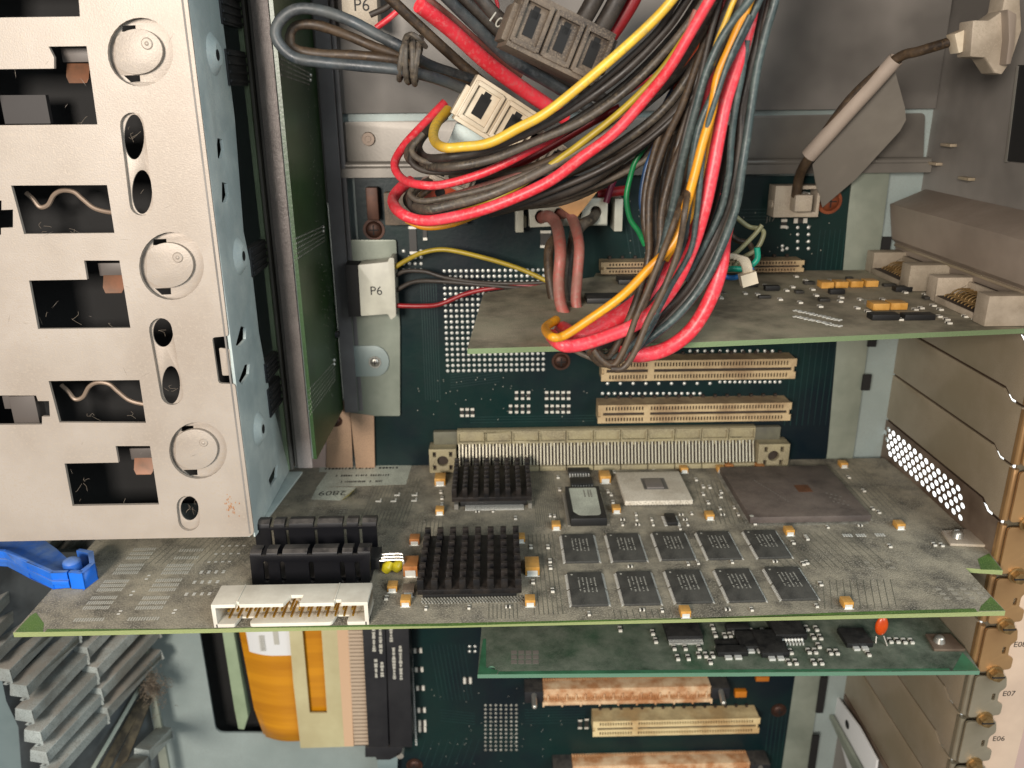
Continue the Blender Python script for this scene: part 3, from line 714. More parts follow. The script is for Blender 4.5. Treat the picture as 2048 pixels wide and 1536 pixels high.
for (x0, y0, x1, y1, nx, ny) in ((610, 1048, 632, 1006, 2, 12), (672, 1048, 696, 1000, 2, 12), (540, 1040, 560, 1038, 5, 2), (552, 1010, 575, 1008, 5, 2), (566, 985, 590, 983, 5, 2), (762, 1104, 790, 1080, 4, 4), (1893, 1197, 1950, 1177, 4, 3), (1742, 1136, 1775, 1124, 2, 2)):
    padgroup(x0, y0, x1, y1, nx, ny, .8 if x0 < 1740 else 2.2, .5 if x0 < 1740 else 1.3).build('bare_pads', 'pad_grey', MC)
mat('trace', '6b6a5c', .6, 0, '55564b', 60)
def tracegroup(x0, x1, y0, y1, n, dx=0.0, w=.13):
    """n parallel copper traces under the solder mask, running front to back, optionally slanted"""
    b = B()
    for k in range(n):
        x = x0+(x1-x0)*k/max(n-1, 1); b.prism([(x-w, y0, .02), (x+w, y0, .02), (x+w+dx, y1, .02), (x-w+dx, y1, .02)], (0, 0, .03))
    b.build('traces', 'trace', MC)
for a_ in ((16, 26, -64, -12, 12), (-4, 6, -128, -119, 8), (12, 22, -126, -70, 7), (88, 104, -64, -22, 9, 4), (-60, -40, -60, -14, 14, 3), (-140, -100, -88, -60, 16, 6), (110, 150, -100, -72, 15, -5), (40, 60, -129, -124, 10), (-84, -60, -98, -70, 10), (160, 176, -60, -12, 8), (112, 140, -126, -108, 12, 6), (-36, -24, -76, -50, 8)): tracegroup(*a_)

# memory chips
def tsop(w, l, h=1.1):
    b = B(); b.box(-w/2, w/2, -l/2, l/2, .15, h)
    lead = B()
    for s_ in (-1, 1):
        for i in range(25):
            if i == 12: continue
            y = -l/2+.5+(l-1)*i/24
            lead.box(s_*w/2, s_*(w/2+.5), y-.2, y+.2, .45, .6); lead.box(s_*(w/2+.45), s_*(w/2+1.0), y-.2, y+.2, 0, .14); lead.box(s_*(w/2+.4), s_*(w/2+.55), y-.2, y+.2, .1, .6)
    pr = B()
    for r in range(5):
        for k in range(13):
            if random.random() < .12 or (r == 1 and 3 < k < 6): continue
            x = -w*.2+r*w*.115; y = -l*.12+k*l*.036; q = random.uniform(.5, .9)
            pr.box(x-.36*q, x+.36*q, y-.17, y+.17, h+.01, h+.03)
    dt = B(); dt.cyl((-w*.38, l*.42, h), (-w*.38, l*.42, h+.02), .42, .42, 12)
    return proto(b, 'memory_chip', 'chip', (('leads', lead, 'solder'), ('printing', pr, 'ink_light'), ('pin_one_dot', dt, 'ink_light')), .15)
mc = tsop(12.9, 21.2)
locs = []
for k in range(5):
    a_ = (1125.4+92*k, 1067.7-1.2*k); c_ = (1145+105.6*k, 1217-2.6*k)
    for (top, bot, row) in (((150, 450, 755, 1045, 1365), (175, 487, 808, 1120, 1440), 0), ((190, 515, 840, 1165, 1490), (215, 560, 905, 1260, 1610), 1)):
        yb = (820, 812, 805, 800, 785)[k] if row == 0 else (1110, 1102, 1090, 1082, 1070)[k]
        yt = (622, 618, 606, 602, 600)[k] if row == 0 else (872, 868, 856, 850, 838)[k]
        pb = AZ(1080+bot[k]/3.303, 880+yb/3.303, .6); pt = AZ(1080+top[k]/3.303, 880+yt/3.303, 1)
        locs.append(((pb.x+pt.x)/2+6.1, (pb.y+pt.y)/2+.4, 0))
place(mc, MC, locs)
# big quad flat pack
def qfp(x0, x1, y0, y1, h, name, bm_, n, leadm='tin', mark=True, parent=MC, z=0.0, mm='ink_faint', pad=.9):
    o = B().box(x0, x1, y0, y1, z+.25, z+h).build(name, bm_, parent, .25)
    b = B()
    for i in range(n):
        for s_ in (0, 1):
            x = x0+(x1-x0)*(.03+.94*i/(n-1)); y = y0+(y1-y0)*(.03+.94*i/(n-1)); w_ = (x1-x0)/n*.28; w2 = (y1-y0)/n*.28
            e, d_ = ((y0, -1), (y1, 1))[s_]; b.box(x-w_, x+w_, e, e+d_*pad, z+.3, z+.42); b.box(x-w_, x+w_, e+d_*pad, e+d_*pad*1.7, z+.0, z+.12); b.box(x-w_, x+w_, e+d_*(pad-.1), e+d_*pad, z+.1, z+.4)
            e, d_ = ((x0, -1), (x1, 1))[s_]; b.box(e, e+d_*pad, y-w2, y+w2, z+.3, z+.42); b.box(e+d_*pad, e+d_*pad*1.7, y-w2, y+w2, z+.0, z+.12)
    b.build('leads', leadm, o)
    return o
o = qfp(106, 157.5, -64.5, -14.5, 3.2, 'large_chip', 'qfp', 74, 'solder_dull')
b = B()
for k in range(15): b.box(118+k*.6, 118.5+k*.6, -30-k*1.5, -28.9-k*1.5, 3.21, 3.24)
for k in range(12): b.box(146+(k % 4)*1.6, 147+(k % 4)*1.6, -44-(k//4)*4-(k % 4)*1.2, -43-(k//4)*4-(k % 4)*1.2, 3.21, 3.24)
b.build('printing', 'ink_faint', o)
B().box(134.5, 141, -42, -35, 3.21, 3.25).build('orange_mark', 'clip_copper', o, 0)
B().cyl((106.9, -63.3, 3.2), (106.9, -63.3, 3.3), .9, .9, 12).build('corner_dot', 'ink_light', o)
# ceramic chip with a bare die
x0, x1, y0, y1 = 55.5, 85.5, -48, -18.5
o = B().box(x0, x1, y0, y1, 1.1, 3.2).build('ceramic_chip', 'ceramic', MC, .25)
B().box(66, 77, -37, -25.5, 3.21, 3.26).build('underfill', 'die', o)
B().box(67.2, 75, -36.5, -27.5, 3.27, 4.0).build('die', 'die_face', o, .2)
dots('solder_balls', [(x0+1+i*1.28, y_, .75) for i in range(23) for y_ in (y0+.9, y0+2.2)], .45, .5, 'tin', o, (0, -1, 0), seg=6)
# socketed eprom with paper label
x0, x1, y0, y1, *_ = flatbox(1142, 1211, 1057, 985, 4)
x0, x1, y0, y1 = 30.2, 45.6, -64.5, -34.0
o = B().box(x0, x1, y0, y1, .3, 4.0).build('flash_chip', 'chip_black', MC, .5)
B().plate(rnd([(x0+1.6, y1-2), (x1-1.6, y1-2), (x1-2.2, y0+4), (x1-3.4, y0+2.8), (x0+4, y0+2.8), (x0+1.6, y0+6)], .8), [], 2, 4.01, .06).build('paper_label', 'label_old', o)
b = B()
for i in range(3):
    for k in range(6): b.box(x0+9.5+i*1.1-(4 if i == 2 else 0), x0+10.2+i*1.1-(4 if i == 2 else 0), y1-5-k*1.2, y1-4.2-k*1.2, 4.08, 4.1)
b.build('printing', 'ink_faint', o)
b = B()
for i in range(20):
    for s_ in (-1, 1): xx = x1 if s_ > 0 else x0; b.box(xx, xx+s_*1.2, y0+1.2+i*1.55-.3, y0+1.2+i*1.55+.3, 0, .5)
b.build('leads', 'tin', o)
# logic chips above it
b = B(); lead = B()
b.box(-5.2, 5.2, -3.6, 3.6, .2, 1.9)
for i in range(8):
    for s_ in (-1, 1):
        x = -4.5+i*1.28; lead.prism([(x-.25, s_*3.6, 1.1), (x+.25, s_*3.6, 1.1), (x+.25, s_*4.3, 1.0), (x+.25, s_*4.7, .1), (x+.25, s_*5.4, .1), (x-.25, s_*5.4, .1), (x-.25, s_*4.7, .1), (x-.25, s_*4.3, 1.0)], (0, 0, -.12))
so = proto(b, 'logic_chip', 'chip_black', (('leads', lead, 'solder'),), .2)
place(so, MC, [tuple(AZ(1157, 941, 1)), tuple(AZ(1163, 964, 1))])
for q_ in [o_ for o_ in MC.children if o_.name.startswith('logic_chip')]: q_.location.z = 0
b = B(); b.box(-2.2, 2.2, -4.2, 4.2, .2, 1.8); lead = B()
for i in range(7):
    for s_ in (-1, 1): lead.box(s_*2.2, s_*3.4, -3.8+i*1.27-.2, -3.8+i*1.27+.2, .1, .4)
so = proto(b, 'small_chip', 'chip_black', (('leads', lead, 'solder'),), .2); place(so, MC, [(73.2, -61, 0)])

# tantalum capacitors
c1 = tant(3.6, 4.6, 2.4); c2 = tant(5.0, 7.4, 3.6)
def zl(pts, z=0.0): return [tuple(AZ(a_, c_, z)) for a_, c_ in pts]
place(c1, MC, zl([(880, 1025), (1112, 1055), (1232, 1022), (1418, 1035), (1577, 1066), (1797, 1054), (786, 1178), (812, 1206), (1060, 1206), (1369, 1228), (1692, 1210), (1113, 935), (1367, 942), (1440, 941), (1685, 932), (1041, 1080)]))
place(c2, MC, zl([(1209, 960), (881, 965)]))
c3 = tant(4.0, 5.2, 2.6, 'cap_orange'); place(c3, MC, zl([(830, 1084), (1518, 938), (1456, 936)]))
c4 = tant(5.4, 8.5, 4.4, 'cap_orange'); place(c4, MC, zl([(823, 1142)]))
c5 = tant(5.4, 8.5, 3.6); place(c5, MC, zl([(1064, 1140)]))
c6 = tant(4.2, 5.2, 2.4, 'molex_grime'); place(c6, MC, zl([(818, 1185)]))
# small chip components
s1 = smdp(1.3, 2.4); s2 = smdp(1.0, 1.9)
pts = [(1116, 955), (1119, 980), (1204, 930), (1216, 984), (1222, 990), (1226, 1005), (1228, 945), (1306, 937), (1392, 960), (1406, 974), (1419, 975), (1406, 989), (1416, 1006), (1442, 985), (1441, 994), (1456, 965), (1474, 992),
       (1497, 1029), (1509, 1048), (1586, 1086), (1614, 1078), (1613, 1126), (1641, 1169), (1096, 1095), (1100, 1123), (1101, 1136), (1105, 1182), (1062, 1095), (882, 985), (884, 997), (884, 1010), (1031, 1037), (773, 1197), (1697, 955), (1727, 982), (1745, 1018), (1757, 1025),
       (1779, 1093), (1868, 1090), (1883, 1091), (1612, 1075), (1606, 1128), (1066, 1165), (1237, 960)]
place(s1, MC, [tuple(AZ(a_, c_, 0)) for a_, c_ in pts])
pts = [(1245, 1040), (1245, 1050), (1273, 1040), (1275, 1050), (1303, 1040), (1306, 1050), (1370, 1040), (1375, 1050), (1383, 1028), (1362, 1030), (1180+260, 1018), (1468, 1016), (1445, 1030), (1476, 1030), (1178, 1229), (1284, 1221), (1324, 1222), (1376, 1129), (1455, 1220), (1503, 1220), (1633, 1213), (1550, 1124), (1464, 1125),
       (1396, 1127), (1260, 1134), (852, 1218), (938, 1216), (1016, 1215), (1360, 1058), (1272, 1030), (955, 1024), (986, 1023), (1655, 1055), (1720, 1052), (1100, 1032), (1109, 1033)]
place(s2, MC, [tuple(AZ(a_, c_, 0)) + ((1.57,) if i % 3 == 0 else ()) for i, (a_, c_) in enumerate(pts)])
b = B()
for (px, py) in ((757, 1002), (787, 1002), (794, 990), (828, 1001), (829, 990)):
    p = AZ(px, py, 0); b.box(p.x-1.2, p.x+.6, p.y-1.0, p.y-.3, .02, .5); b.box(p.x+.6, p.x+1.3, p.y-1, p.y+1.6, .02, .5)
b.build('solder_pads', 'smd_white', MC)
b = B()
for (px, py, n) in ((1695, 1071, 4), (1722, 1071, 4), (1760, 1070, 4)):
    for k in range(n): p = AZ(px-8+k*5, py, 0); b.box(p.x-.35, p.x+.35, p.y-1, p.y+1, .02, .2)
b.build('solder_pads', 'solder', MC)
# dust specks
b = B()
for k in range(420):
    x = random.uniform(-160, 172); y = random.uniform(-129, -5); r_ = random.uniform(.12, .3)
    b.dome((x, y, 0), (0, 0, 1), r_, r_*.8, 5, 2)
o = b.build('dust_specks', 'ink_faint', MC); o['kind'] = 'stuff'

# pin heatsinks on their chips
def pinsink(x0, x1, y0, y1, zb, zt, nx, ny, name, wf=.46):
    b = B(); b.box(x0, x1, y0, y1, zb, zb+2.0)
    px_ = (x1-x0)/(nx-(1-wf)); py_ = (y1-y0)/(ny-.66)
    o = b.build(name, 'heatsink', MC, .15)
    f = B()
    for i in range(nx):
        for j in range(ny):
            xa = x0+i*px_; ya = y0+j*py_
            f.box(xa, xa+px_*wf, ya, ya+py_*.34, zb+1.9, zt)
    f.build('cooling_pins', 'heatsink', o, .12)
    return o
o = pinsink(-20.6, 14.6, -46, -13.5, 3.2, 9.6, 8, 8, 'heatsink')
b = B()
b.box(-17, 12.5, -45, -16, .4, 3.1); b.build('chip_body', 'chip_black', o, .2)
b = B()
for i in range(46): x = -14.5+i*.56; b.box(x-.15, x+.15, -47.6, -45, .8, .95); b.box(x-.15, x+.15, -48.4, -47.5, .0, .9)
b.build('leads', 'solder', o)
B().box(-19.6, -17.8, -47.5, -45, .2, 2.6).build('clip', 'tin', o); B().box(13, 14.6, -47.5, -45, .2, 2.6).build('clip', 'tin', o)
o = pinsink(-29.6, 7.8, -117, -78.5, 3.0, 9.0, 8, 8, 'heatsink')
B().box(-28, 6, -115.5, -82, .8, 2.9).build('chip_body', 'chip_black', o, .2)
dots('solder_balls', [(-28.2+i*1.15+(j % 2)*.5, -117.2-j*1.0+2, .25) for i in range(32) for j in range(4)], .42, .4, 'solder_dull', o, (0, -.3, 1), seg=6)

# extruded regulator heatsink
yF = AZ(505, 1172, 0).y
t2 = None
def wall(yy, pxs, pyt, pyb, slits, sy0, sy1, name):
    b = B()
    ol_ = pY([(pxs[0], pyt), (pxs[1], pyt-3), (pxs[1]+0, pyb-2), (pxs[0]+6, pyb)], yy)
    hs_ = []
    for s_ in slits: hs_.append(cappx(s_, sy0, s_+3, sy1, 5.0, yy, 4))
    b.plate(ol_, hs_, 1, yy, 1.4)
    return b
zt1 = AY(620, 1106, yF).z
b = wall(yF, (499, 740), 1112, 1172, (531, 564, 622, 684, 714), 1128, 1160, '')
xl = AY(499, 1108, yF).x; xr = AY(740, 1106, yF).x; o = None
sl = [AY(s_, 1110, yF).x for s_ in (527, 559, 619, 679, 710)]
edges = [xl]+sl+[xr]
zt1 = AY(620, 1112, yF).z
for i in range(len(edges)-1):
    xa = edges[i]+(.9 if i else 0); xb = edges[i+1]-(.9 if i < len(edges)-2 else 0)
    b.prism([(xa, yF, zt1-.2), (xa, yF+.3, zt1+1.2), (xa, yF+2.0, zt1+2.0), (xa, yF+6, zt1+1.6), (xa, yF+6, zt1+.6), (xa, yF+2.2, zt1+.8), (xa, yF+1.4, zt1-.2)], (xb-xa, 0, 0))
hs = b.build('fin_heatsink', 'heatsink_smooth', MC, .1)
yB = yF+17; zt2 = zt1+3.4
xl2 = AY(512, 1085, yB).x; xr2 = AY(755, 1085, yB).x
b = B(); sl2 = [AY(s_, 1090, yB).x for s_ in (547, 577, 634, 692, 723)]; edges = [xl2]+sl2+[xr2]
hs_ = [[(s_-.6, 2.5), (s_+.6, 2.5), (s_+.6, zt2-2), (s_-.6, zt2-2)] for s_ in sl2]
b.plate([(xl2, .2), (xr2, .2), (xr2, zt2-1), (xl2, zt2-1)], hs_, 1, yB, 1.4)
for i in range(len(edges)-1):
    xa = edges[i]+(.8 if i else 0); xb = edges[i+1]-(.8 if i < len(edges)-2 else 0)
    b.prism([(xa, yB, zt2-1), (xa, yB+.4, zt2+.6), (xa, yB+2.2, zt2+1.6), (xa, yB+5.5, zt2+1.0), (xa, yB+5.5, zt2), (xa, yB+1.4, zt2-1)], (xb-xa, 0, 0))
b.build('rear_fin', 'heatsink_smooth', hs, .1)
B().box(xl+1, xr-.5, yF+1.5, yB, .3, 2.2).build('fin_base', 'heatsink_smooth', hs, .1)
b = B(); b.box(xr-2, xr+2.2, yF+6, yB-2, 2.3, 7); b.build('regulator', 'chip_black', hs, .3)
b = B()
for k in range(3):
    z_ = 5.6; b.tube([(xr-5, yF+7+k*2.2, z_), (xr+2, yF+7+k*2.2, z_), (xr+6, yF+7+k*2.2, z_+.3), (xr+10.5-k*.4, yF+7+k*2.2, z_+.2), (xr+11.2-k*.4, yF+6.6+k*2.2, z_-1), (xr+11.2-k*.4, yF+6+k*2.2, 0)], .5, 8, 5)
b.build('regulator_leads', 'tin', hs)
mat('yellow_paint', 'b5a51c', .4, 0, '94881a', 200)
for (px, py) in ((776, 1140), (796, 1138)):
    p = AZ(px, py+6, 0); b = B(); b.tube([(p.x-1.2, p.y, .6), (p.x, p.y+.6, 2.4), (p.x+1.2, p.y+1.4, 4.2)], [1.5, 2.3, 1.2], 12, 5); b.build('yellow_bead', 'yellow_paint', MC)

# white box header
yH = -130.3; xa, xb = -98.2, -45.2; zH = 9.4; yHb = -118.5
hd = None
wv = 1.3
b = B()
def n_(px, py=1200): return AY(px, py, yH).x
b.plate([(xa, yH), (n_(468), yH), (n_(470), yH+1.4), (n_(474), yH+1.4), (n_(477), yH), (n_(565), yH), (n_(575), yH+5), (n_(600), yH+5), (n_(598), yH), (n_(667), yH), (n_(669), yH+1.8), (n_(680), yH+1.8), (n_(682), yH), (xb, yH), (xb, yHb), (xa, yHb)], [], 2, zH-wv, wv)
b.plate(rnd([(xa, yH), (n_(470, 1255), yH), (n_(476, 1255), yH+5), (xa, yH+5.5)], .8), [], 2, .3, wv)
b.plate(rnd([(n_(498, 1255), yH), (n_(665, 1255), yH), (n_(672, 1255), yH+6), (n_(505, 1255), yH+6)], 1.6), [], 2, .3, wv)
b.plate(rnd([(n_(694, 1255), yH), (xb, yH), (xb, yH+5.5), (n_(697, 1255), yH+5.5)], .8), [], 2, .3, wv)
b.box(xa, xa+wv, yH, yHb, .3, zH-wv); b.box(xb-wv, xb, yH, yHb, .3, zH-wv); b.box(xa+wv, xb-wv, yHb-1.6, yHb, .3, zH-wv)
b.box(xa, xb, yH+5, yHb, .3, 1.0)
for px in (470, 667): x_ = n_(px); b.box(x_-.2, x_+.2, yH+1.5, yHb, zH, zH+.25)
hd = b.build('box_header', 'white_plastic', MC, .18)
b = B()
for i in range(15):
    for z_ in (3.4, 6.0):
        x_ = xa+5.2+i*3.02; b.box(x_-.34, x_+.34, yH+1.2, yHb-1.5, z_-.34, z_+.34)
b.build('pins', 'gold', hd)

# board to board connector at the back of the card
b = B()
ya = -9.5; xL = AY(915, 925, ya).x; xR = AY(1512, 925, ya).x
b.box(xL, xR, -4.2, -.6, 12.6, 19.6)
b.box(xL, xR, -3.2, -.6, 3, 12.6)
n = 11
for i in range(n):
    a0 = xL+(xR-xL)*i/n; a1 = xL+(xR-xL)*(i+1)/n
    b.box(a0+.25, a1-.25, ya, ya+2.2, .2, 2.6)
cn = b.build('card_connector', 'conn_beige', MC, .15)
b = B(); nn = 88
for i in range(nn):
    x_ = xL+(xR-xL)*(i+.5)/nn; b.prism([(x_-.3, ya+1.4, 2.7), (x_+.3, ya+1.4, 2.7), (x_+.3, -4.4, 13.2), (x_-.3, -4.4, 13.2)], (0, .5, -.3))
b.build('contact_pins', 'conn_pin', cn)
B().prism([(xL+.2, ya+2.3, .5), (xL+.2, -3.3, 12.2), (xL+.2, -3.3, .5)], (xR-xL-.4, 0, 0)).build('contact_well', 'slot_hole', cn)
b = B()
for i in range(n):
    a0 = xL+(xR-xL)*i/n; a1 = xL+(xR-xL)*(i+1)/n
    for q0, q1, r0, r1 in ((a0+.3, a1-.3, 13.0, 14.3), (a0+.3, a1-.3, 18.6, 19.4), (a0+.3, a0+.9, 14.3, 18.6), (a1-.9, a1-.3, 14.3, 18.6)): b.box(q0, q1, -5.2, -4.2, r0, r1)
    for q in range(5): xx = a0+1.2+(a1-a0-2.4)*q/4; b.box(xx-.3, xx+.3, -5.0, -4.2, 11.2, 12.9)
b.build('front_frames', 'conn_beige', cn, .1)
for pxa, pxb in ((859, 913), (1514, 1575)):
    x0 = AY(pxa, 930, ya).x; x1 = AY(pxb, 930, ya).x; zt_ = 12.6
    b = B(); xc, zc = (x0+x1)/2, 6.4
    hl = [ell(xc, zc, 2.7, 2.7, 20)]
    for sx in (-1, 1):
        for sz in (-1, 1): hl.append([(xc+sx*3.1, zc+sz*2.1), (xc+sx*4.7, zc+sz*2.1), (xc+sx*4.7, zc+sz*4.8), (xc+sx*3.1, zc+sz*4.8)])
    b.plate([(x0, .3), (x1, .3), (x1, zt_), (x0, zt_)], hl, 1, ya-.5, 2.2)
    b.box(x0+.1, x1-.1, ya+2.4, -.7, .4, zt_-.1)
    b.box(x0, x1, ya+1.7, -3.9, zt_-1.2, zt_)
    b.build('connector_end', 'conn_beige', cn, .12)
    B().box(x0+(2 if pxa < 1000 else -3), x1+(2 if pxa < 1000 else -3), -3.8, -.7, zt_-.4, 19).build('end_block', 'conn_grey', cn, .4)
    B().box(x0+.3, x1-.3, ya+1.72, ya+2.3, .6, zt_-1.3).build('end_well', 'slot_hole', cn)

# stickers at the back of the card
zpl([(702-68, 974), (812, 969), (823, 931), (672, 931), (640, 932), (638, 944), (655, 944)], 'paper_label', 'label_old', .03, .06)
b = B(); 
for row, (px0, px1, py, dk) in enumerate(((650, 798, 938, .9), (672, 780, 952, .95), (682, 766, 964, .9))):
    a_ = AZ(px0, py, 0); c_ = AZ(px1, py-1, 0); n = 22
    for k in range(n):
        if random.random() < .12: continue
        x = a_.x+(c_.x-a_.x)*k/n; wd = (c_.x-a_.x)/n
        b.box(x, x+wd*random.uniform(.4, .8), a_.y-.9, a_.y+.9, .1, .13)
b.build('printing', 'ink', MC)
b = B(); 
q = [(622, 999), (680, 1001), (694, 995), (712, 975), (634, 974)]
b.plate(pZ(q, .05), [], 2, .1, .06); b.build('paper_label', 'label_old', MC)
b = B(); p = [AZ(*c_, z_) for c_, z_ in (((684, 1000), .2), ((712, 976), .2), ((698, 991), 4.0))]
b.prism(p, (0, .1, .1)).build('curled_corner', 'yellow_paint', MC)
p = AZ(686, 986, .2)
B().text('2809', 6.4, (p.x+1.5, p.y+2.2, .2), (-1, 0, 0), (0, -1, 0), .02).build('lettering', 'ink', MC)

# blue ejector lever
t = thing('ejector_lever', 'bright blue plastic ejector lever clipped on the left edge of the dusty card', 'card lever', (-165, -110, 0))
zb_ = 5.0
top = [(-60, 1094), (28, 1094), (60, 1106), (112, 1139), (133, 1141), (160, 1113), (186, 1109), (194, 1117), (195, 1152), (168, 1172), (145, 1172), (141, 1173), (108, 1175), (60, 1148), (20, 1124), (-60, 1122)]
zz = 2.0
P = lambda a_, c_, z_: AZ(a_, c_, z_)
b = B()   # near wall (front face visible), thick
def wall3(path, h, th):
    """vertical strip following pixel path on plane z, height h upward"""
    pts = [AZ(a_, c_, 0.2) for a_, c_ in path]
    for i in range(len(pts)-1):
        p, q = pts[i], pts[i+1]; d = (q-p); n_v = Vector((-d.y, d.x, 0)).normalized()*th
        b.prism([p, q, q+n_v, p+n_v], (0, 0, h))
wall3([(-80, 1128), (15, 1134), (60, 1156), (108, 1178), (140, 1177)], 7.0, 1.6)
b.build('arm', 'blue_plastic', t, .3)
b = B(); wall3([(143, 1178), (170, 1178), (196, 1158), (192, 1134), (166, 1128)], 7.0, 1.8); b.build('hook', 'blue_plastic', t, .3)
pts = [AZ(a_, c_, 2.5) for a_, c_ in ((-80, 1120), (15, 1126), (60, 1148), (105, 1170), (138, 1170), (150, 1136), (115, 1104), (75, 1075), (-80, 1062))]
b = B(); b.prism(pts, (0, 0, 1.5)); b.build('web', 'blue_plastic', t, .2)
p = AZ(147, 1142, 3.5); B().cyl(p, p+Vector((0, 0, 4.0)), 3.3, 3.2, 24).dome(p+Vector((0, 0, 4.0)), (0, 0, 1), 3.2, 1.6, 24, 4).build('pivot', 'blue_plastic', t)

# =================================================================== UPPER CARD
ZU = 95.0
t = UC = thing('interface_card', 'dusty brown add-in card with two connectors, behind and right of the wires', 'circuit card', (80, -50, ZU))
ol = pZ([(935, 695), (1400, 683), (2048, 655)], ZU); 
ol = [(-9.6, -116), (60, -115.6), (190, -111), (192.6, -106), (192.6, -2), (-5, -2), (-6, -60)]
ol = [(-9.4, -117.2), (67, -113.2), (186, -101.5), (192.6, -98), (192.6, -.5), (46, -.5), (44, -9), (-5, -38)]
B().plate(ol, [(3.6, -113), (6, -113), (6, -112), (3.6, -112)] and [], 2, ZU-1.8, 1.8).build('board', 'card_upper', t)
def u(px, py): p = AZ(px, py, ZU); return p
for (px, py) in ((1655, 578), (1684, 577), (1714, 576), (1744, 575)): p = u(px, py); B().box(p.x-2.6, p.x+2.6, p.y, p.y+5.5, ZU+.2, ZU+2.8).build('tantalum_capacitor', 'cap_gold', t, .2)
for (px, py) in ((1762, 622), (1798, 621)): p = u(px, py); B().box(p.x-3.1, p.x+3.1, p.y, p.y+6, ZU+.2, ZU+2.8).build('tantalum_capacitor', 'cap_gold', t, .2)
for (px, py, w_, l_) in ((1808, 585, 3.4, 4), (1675, 590, 3, 3), (1772, 642, 5, 5), (1840, 642, 5.5, 4.5), (1545, 583, 3, 3), (1215, 608, 8, 10), (1270, 570, 7, 9), (1455, 560, 4, 4)):
    p = u(px, py); B().box(p.x-w_, p.x+w_, p.y, p.y+l_, ZU+.2, ZU+2.2).build('small_chip', 'chip_black', t, .2)
for (px, py, w_, l_) in ((1700, 568, 3, 2.4), (1620, 570, 2.2, 3), (1600, 588, 1.6, 3), (1530, 598, 2.4, 2), (1650, 604, 2, 3), (1780, 574, 2.6, 2.4), (1860, 600, 2, 3), (1900, 612, 1.8, 2.4), (1700, 560, 1.4, 2), (1505, 575, 2.4, 2.6)):
    p = u(px, py); B().box(p.x-w_, p.x+w_, p.y, p.y+l_, ZU+.1, ZU+1.2).build('small_chip', 'smd_dark', t, .1)
sm = smdp(1.6, 2.4)
place(sm, t, [tuple(u(a_, c_)) for a_, c_ in ((1549, 580), (1490, 588), (1573, 582), (1680, 604), (1714, 617), (1735, 624), (1830, 620), (1842, 617), (1800, 640), (1893, 640), (1897, 647), (1878, 634), (1611, 562), (1592, 554), (1810, 586), (1981, 645), (1913, 620), (1744, 546), (1625, 580), (1632, 592), (1660, 562), (1720, 600), (1765, 600), (1775, 606), (1850, 590), (1866, 612), (1880, 620), (1515, 590), (1530, 572), (1560, 600), (1585, 575), (1600, 606), (1640, 614), (1930, 634), (1950, 640), (1682, 596), (1435, 592), (1442, 597))])
b = B()
for k in range(16):
    p = u(1596+(k % 8)*11+random.uniform(-3, 3), 622+(k//8)*12+(k % 8)*2.6); b.box(p.x-1.6, p.x+1.6, p.y-.5, p.y+.5, ZU+.05, ZU+.3); b.box(p.x-.4, p.x+.4, p.y-1.5, p.y+1.2, ZU+.05, ZU+.35)
b.build('solder_joints', 'solder', t)
b = B(); 
for k in range(10): p = u(1432+k*2, 585); b.box(p.x-.14, p.x+.14, p.y-2.5, p.y+3, ZU+.05, ZU+.2)
for k in range(4): p = u(1726+k*5, 606); b.box(p.x-.4, p.x+.4, p.y-2, p.y+1, ZU+.05, ZU+1.2)
for k in range(3):
    p = u(1600+k*22, 556); q_ = u(1645+k*22, 585)
b.build('leads', 'tin', t)
for (yy0, yy1, nm) in ((-46, -2, 0), (-100, -56, 1)):
    L_ = yy1-yy0; x0 = 169 if nm == 0 else 170
    b = B(); b.box(x0, 187, yy1-7, yy1, ZU+.3, ZU+9.5); b.box(x0-1.5, 187, yy0, yy0+7.5, ZU+.3, ZU+11); b.box(182, 190, yy0+7.5, yy1-7, ZU+.3, ZU+8); b.box(x0, 182, yy0+7.5, yy1-7, ZU+.3, ZU+2.5)
    b.box(187, 192, yy0-1, yy1+1, ZU+.3, ZU+12)
    o = b.build('port_connector', 'conn_dim' if nm == 0 else 'conn_dim2', t, .3)
    b = B()
    for k in range(12):
        for j in range(2):
            yv = yy0+9+k*(L_-18)/11; b.tube([(182, yv, ZU+5.5-j*2), (178-j*2.5, yv, ZU+5.5-j*2), (175.5-j*2.5, yv, ZU+4.2-j), (175-j*2.5, yv, ZU+2)], .3, 6, 3)
    b.build('pins', 'brass', o)
    B().box(x0+.5, 181.5, yy0+8, yy1-7.5, ZU+2.5, ZU+2.7).build('pin_well', 'slot_hole', o)
    B().box(183, 186, yy0+9, yy1-9, ZU+8, ZU+8.2).build('shell_groove', 'slot_hole', o)
    B().cyl((187, yy0+3.5, ZU+6.5), (184, yy0+3.5, ZU+6.5), 1.6, 1.4).build('screw', 'tin', o)

# =================================================================== LOWER CARD
ZL = -46.0
t = LC = thing('adapter_card', 'dark green add-in card low in the case with rows of tiny chips', 'circuit card', (90, -50, ZL))
ol = pZ([(955, 1349), (1960, 1342), (1895, 1262)], ZL)
ol = [(ol[0][0], ol[0][1]), (ol[1][0], ol[1][1]), (192.5, ol[1][1]+14), (192.5, -2), (-5.5, -2)]
hp = AZ(983, 1337, ZL)
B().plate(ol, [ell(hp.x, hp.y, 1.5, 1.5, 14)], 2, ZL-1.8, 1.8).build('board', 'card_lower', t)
B().plate(pZ([(956, 1349), (994, 1348), (996, 1341), (972, 1335), (972, 1278), (966, 1278)], ZL), [], 2, ZL+.02, .04).build('bare_corner', 'bare_green_lower', t)
B().plate(pZ([(1905, 1341), (1958, 1341), (1925, 1305)], ZL), [], 2, ZL+.02, .04).build('bare_corner', 'bare_green_lower', t)
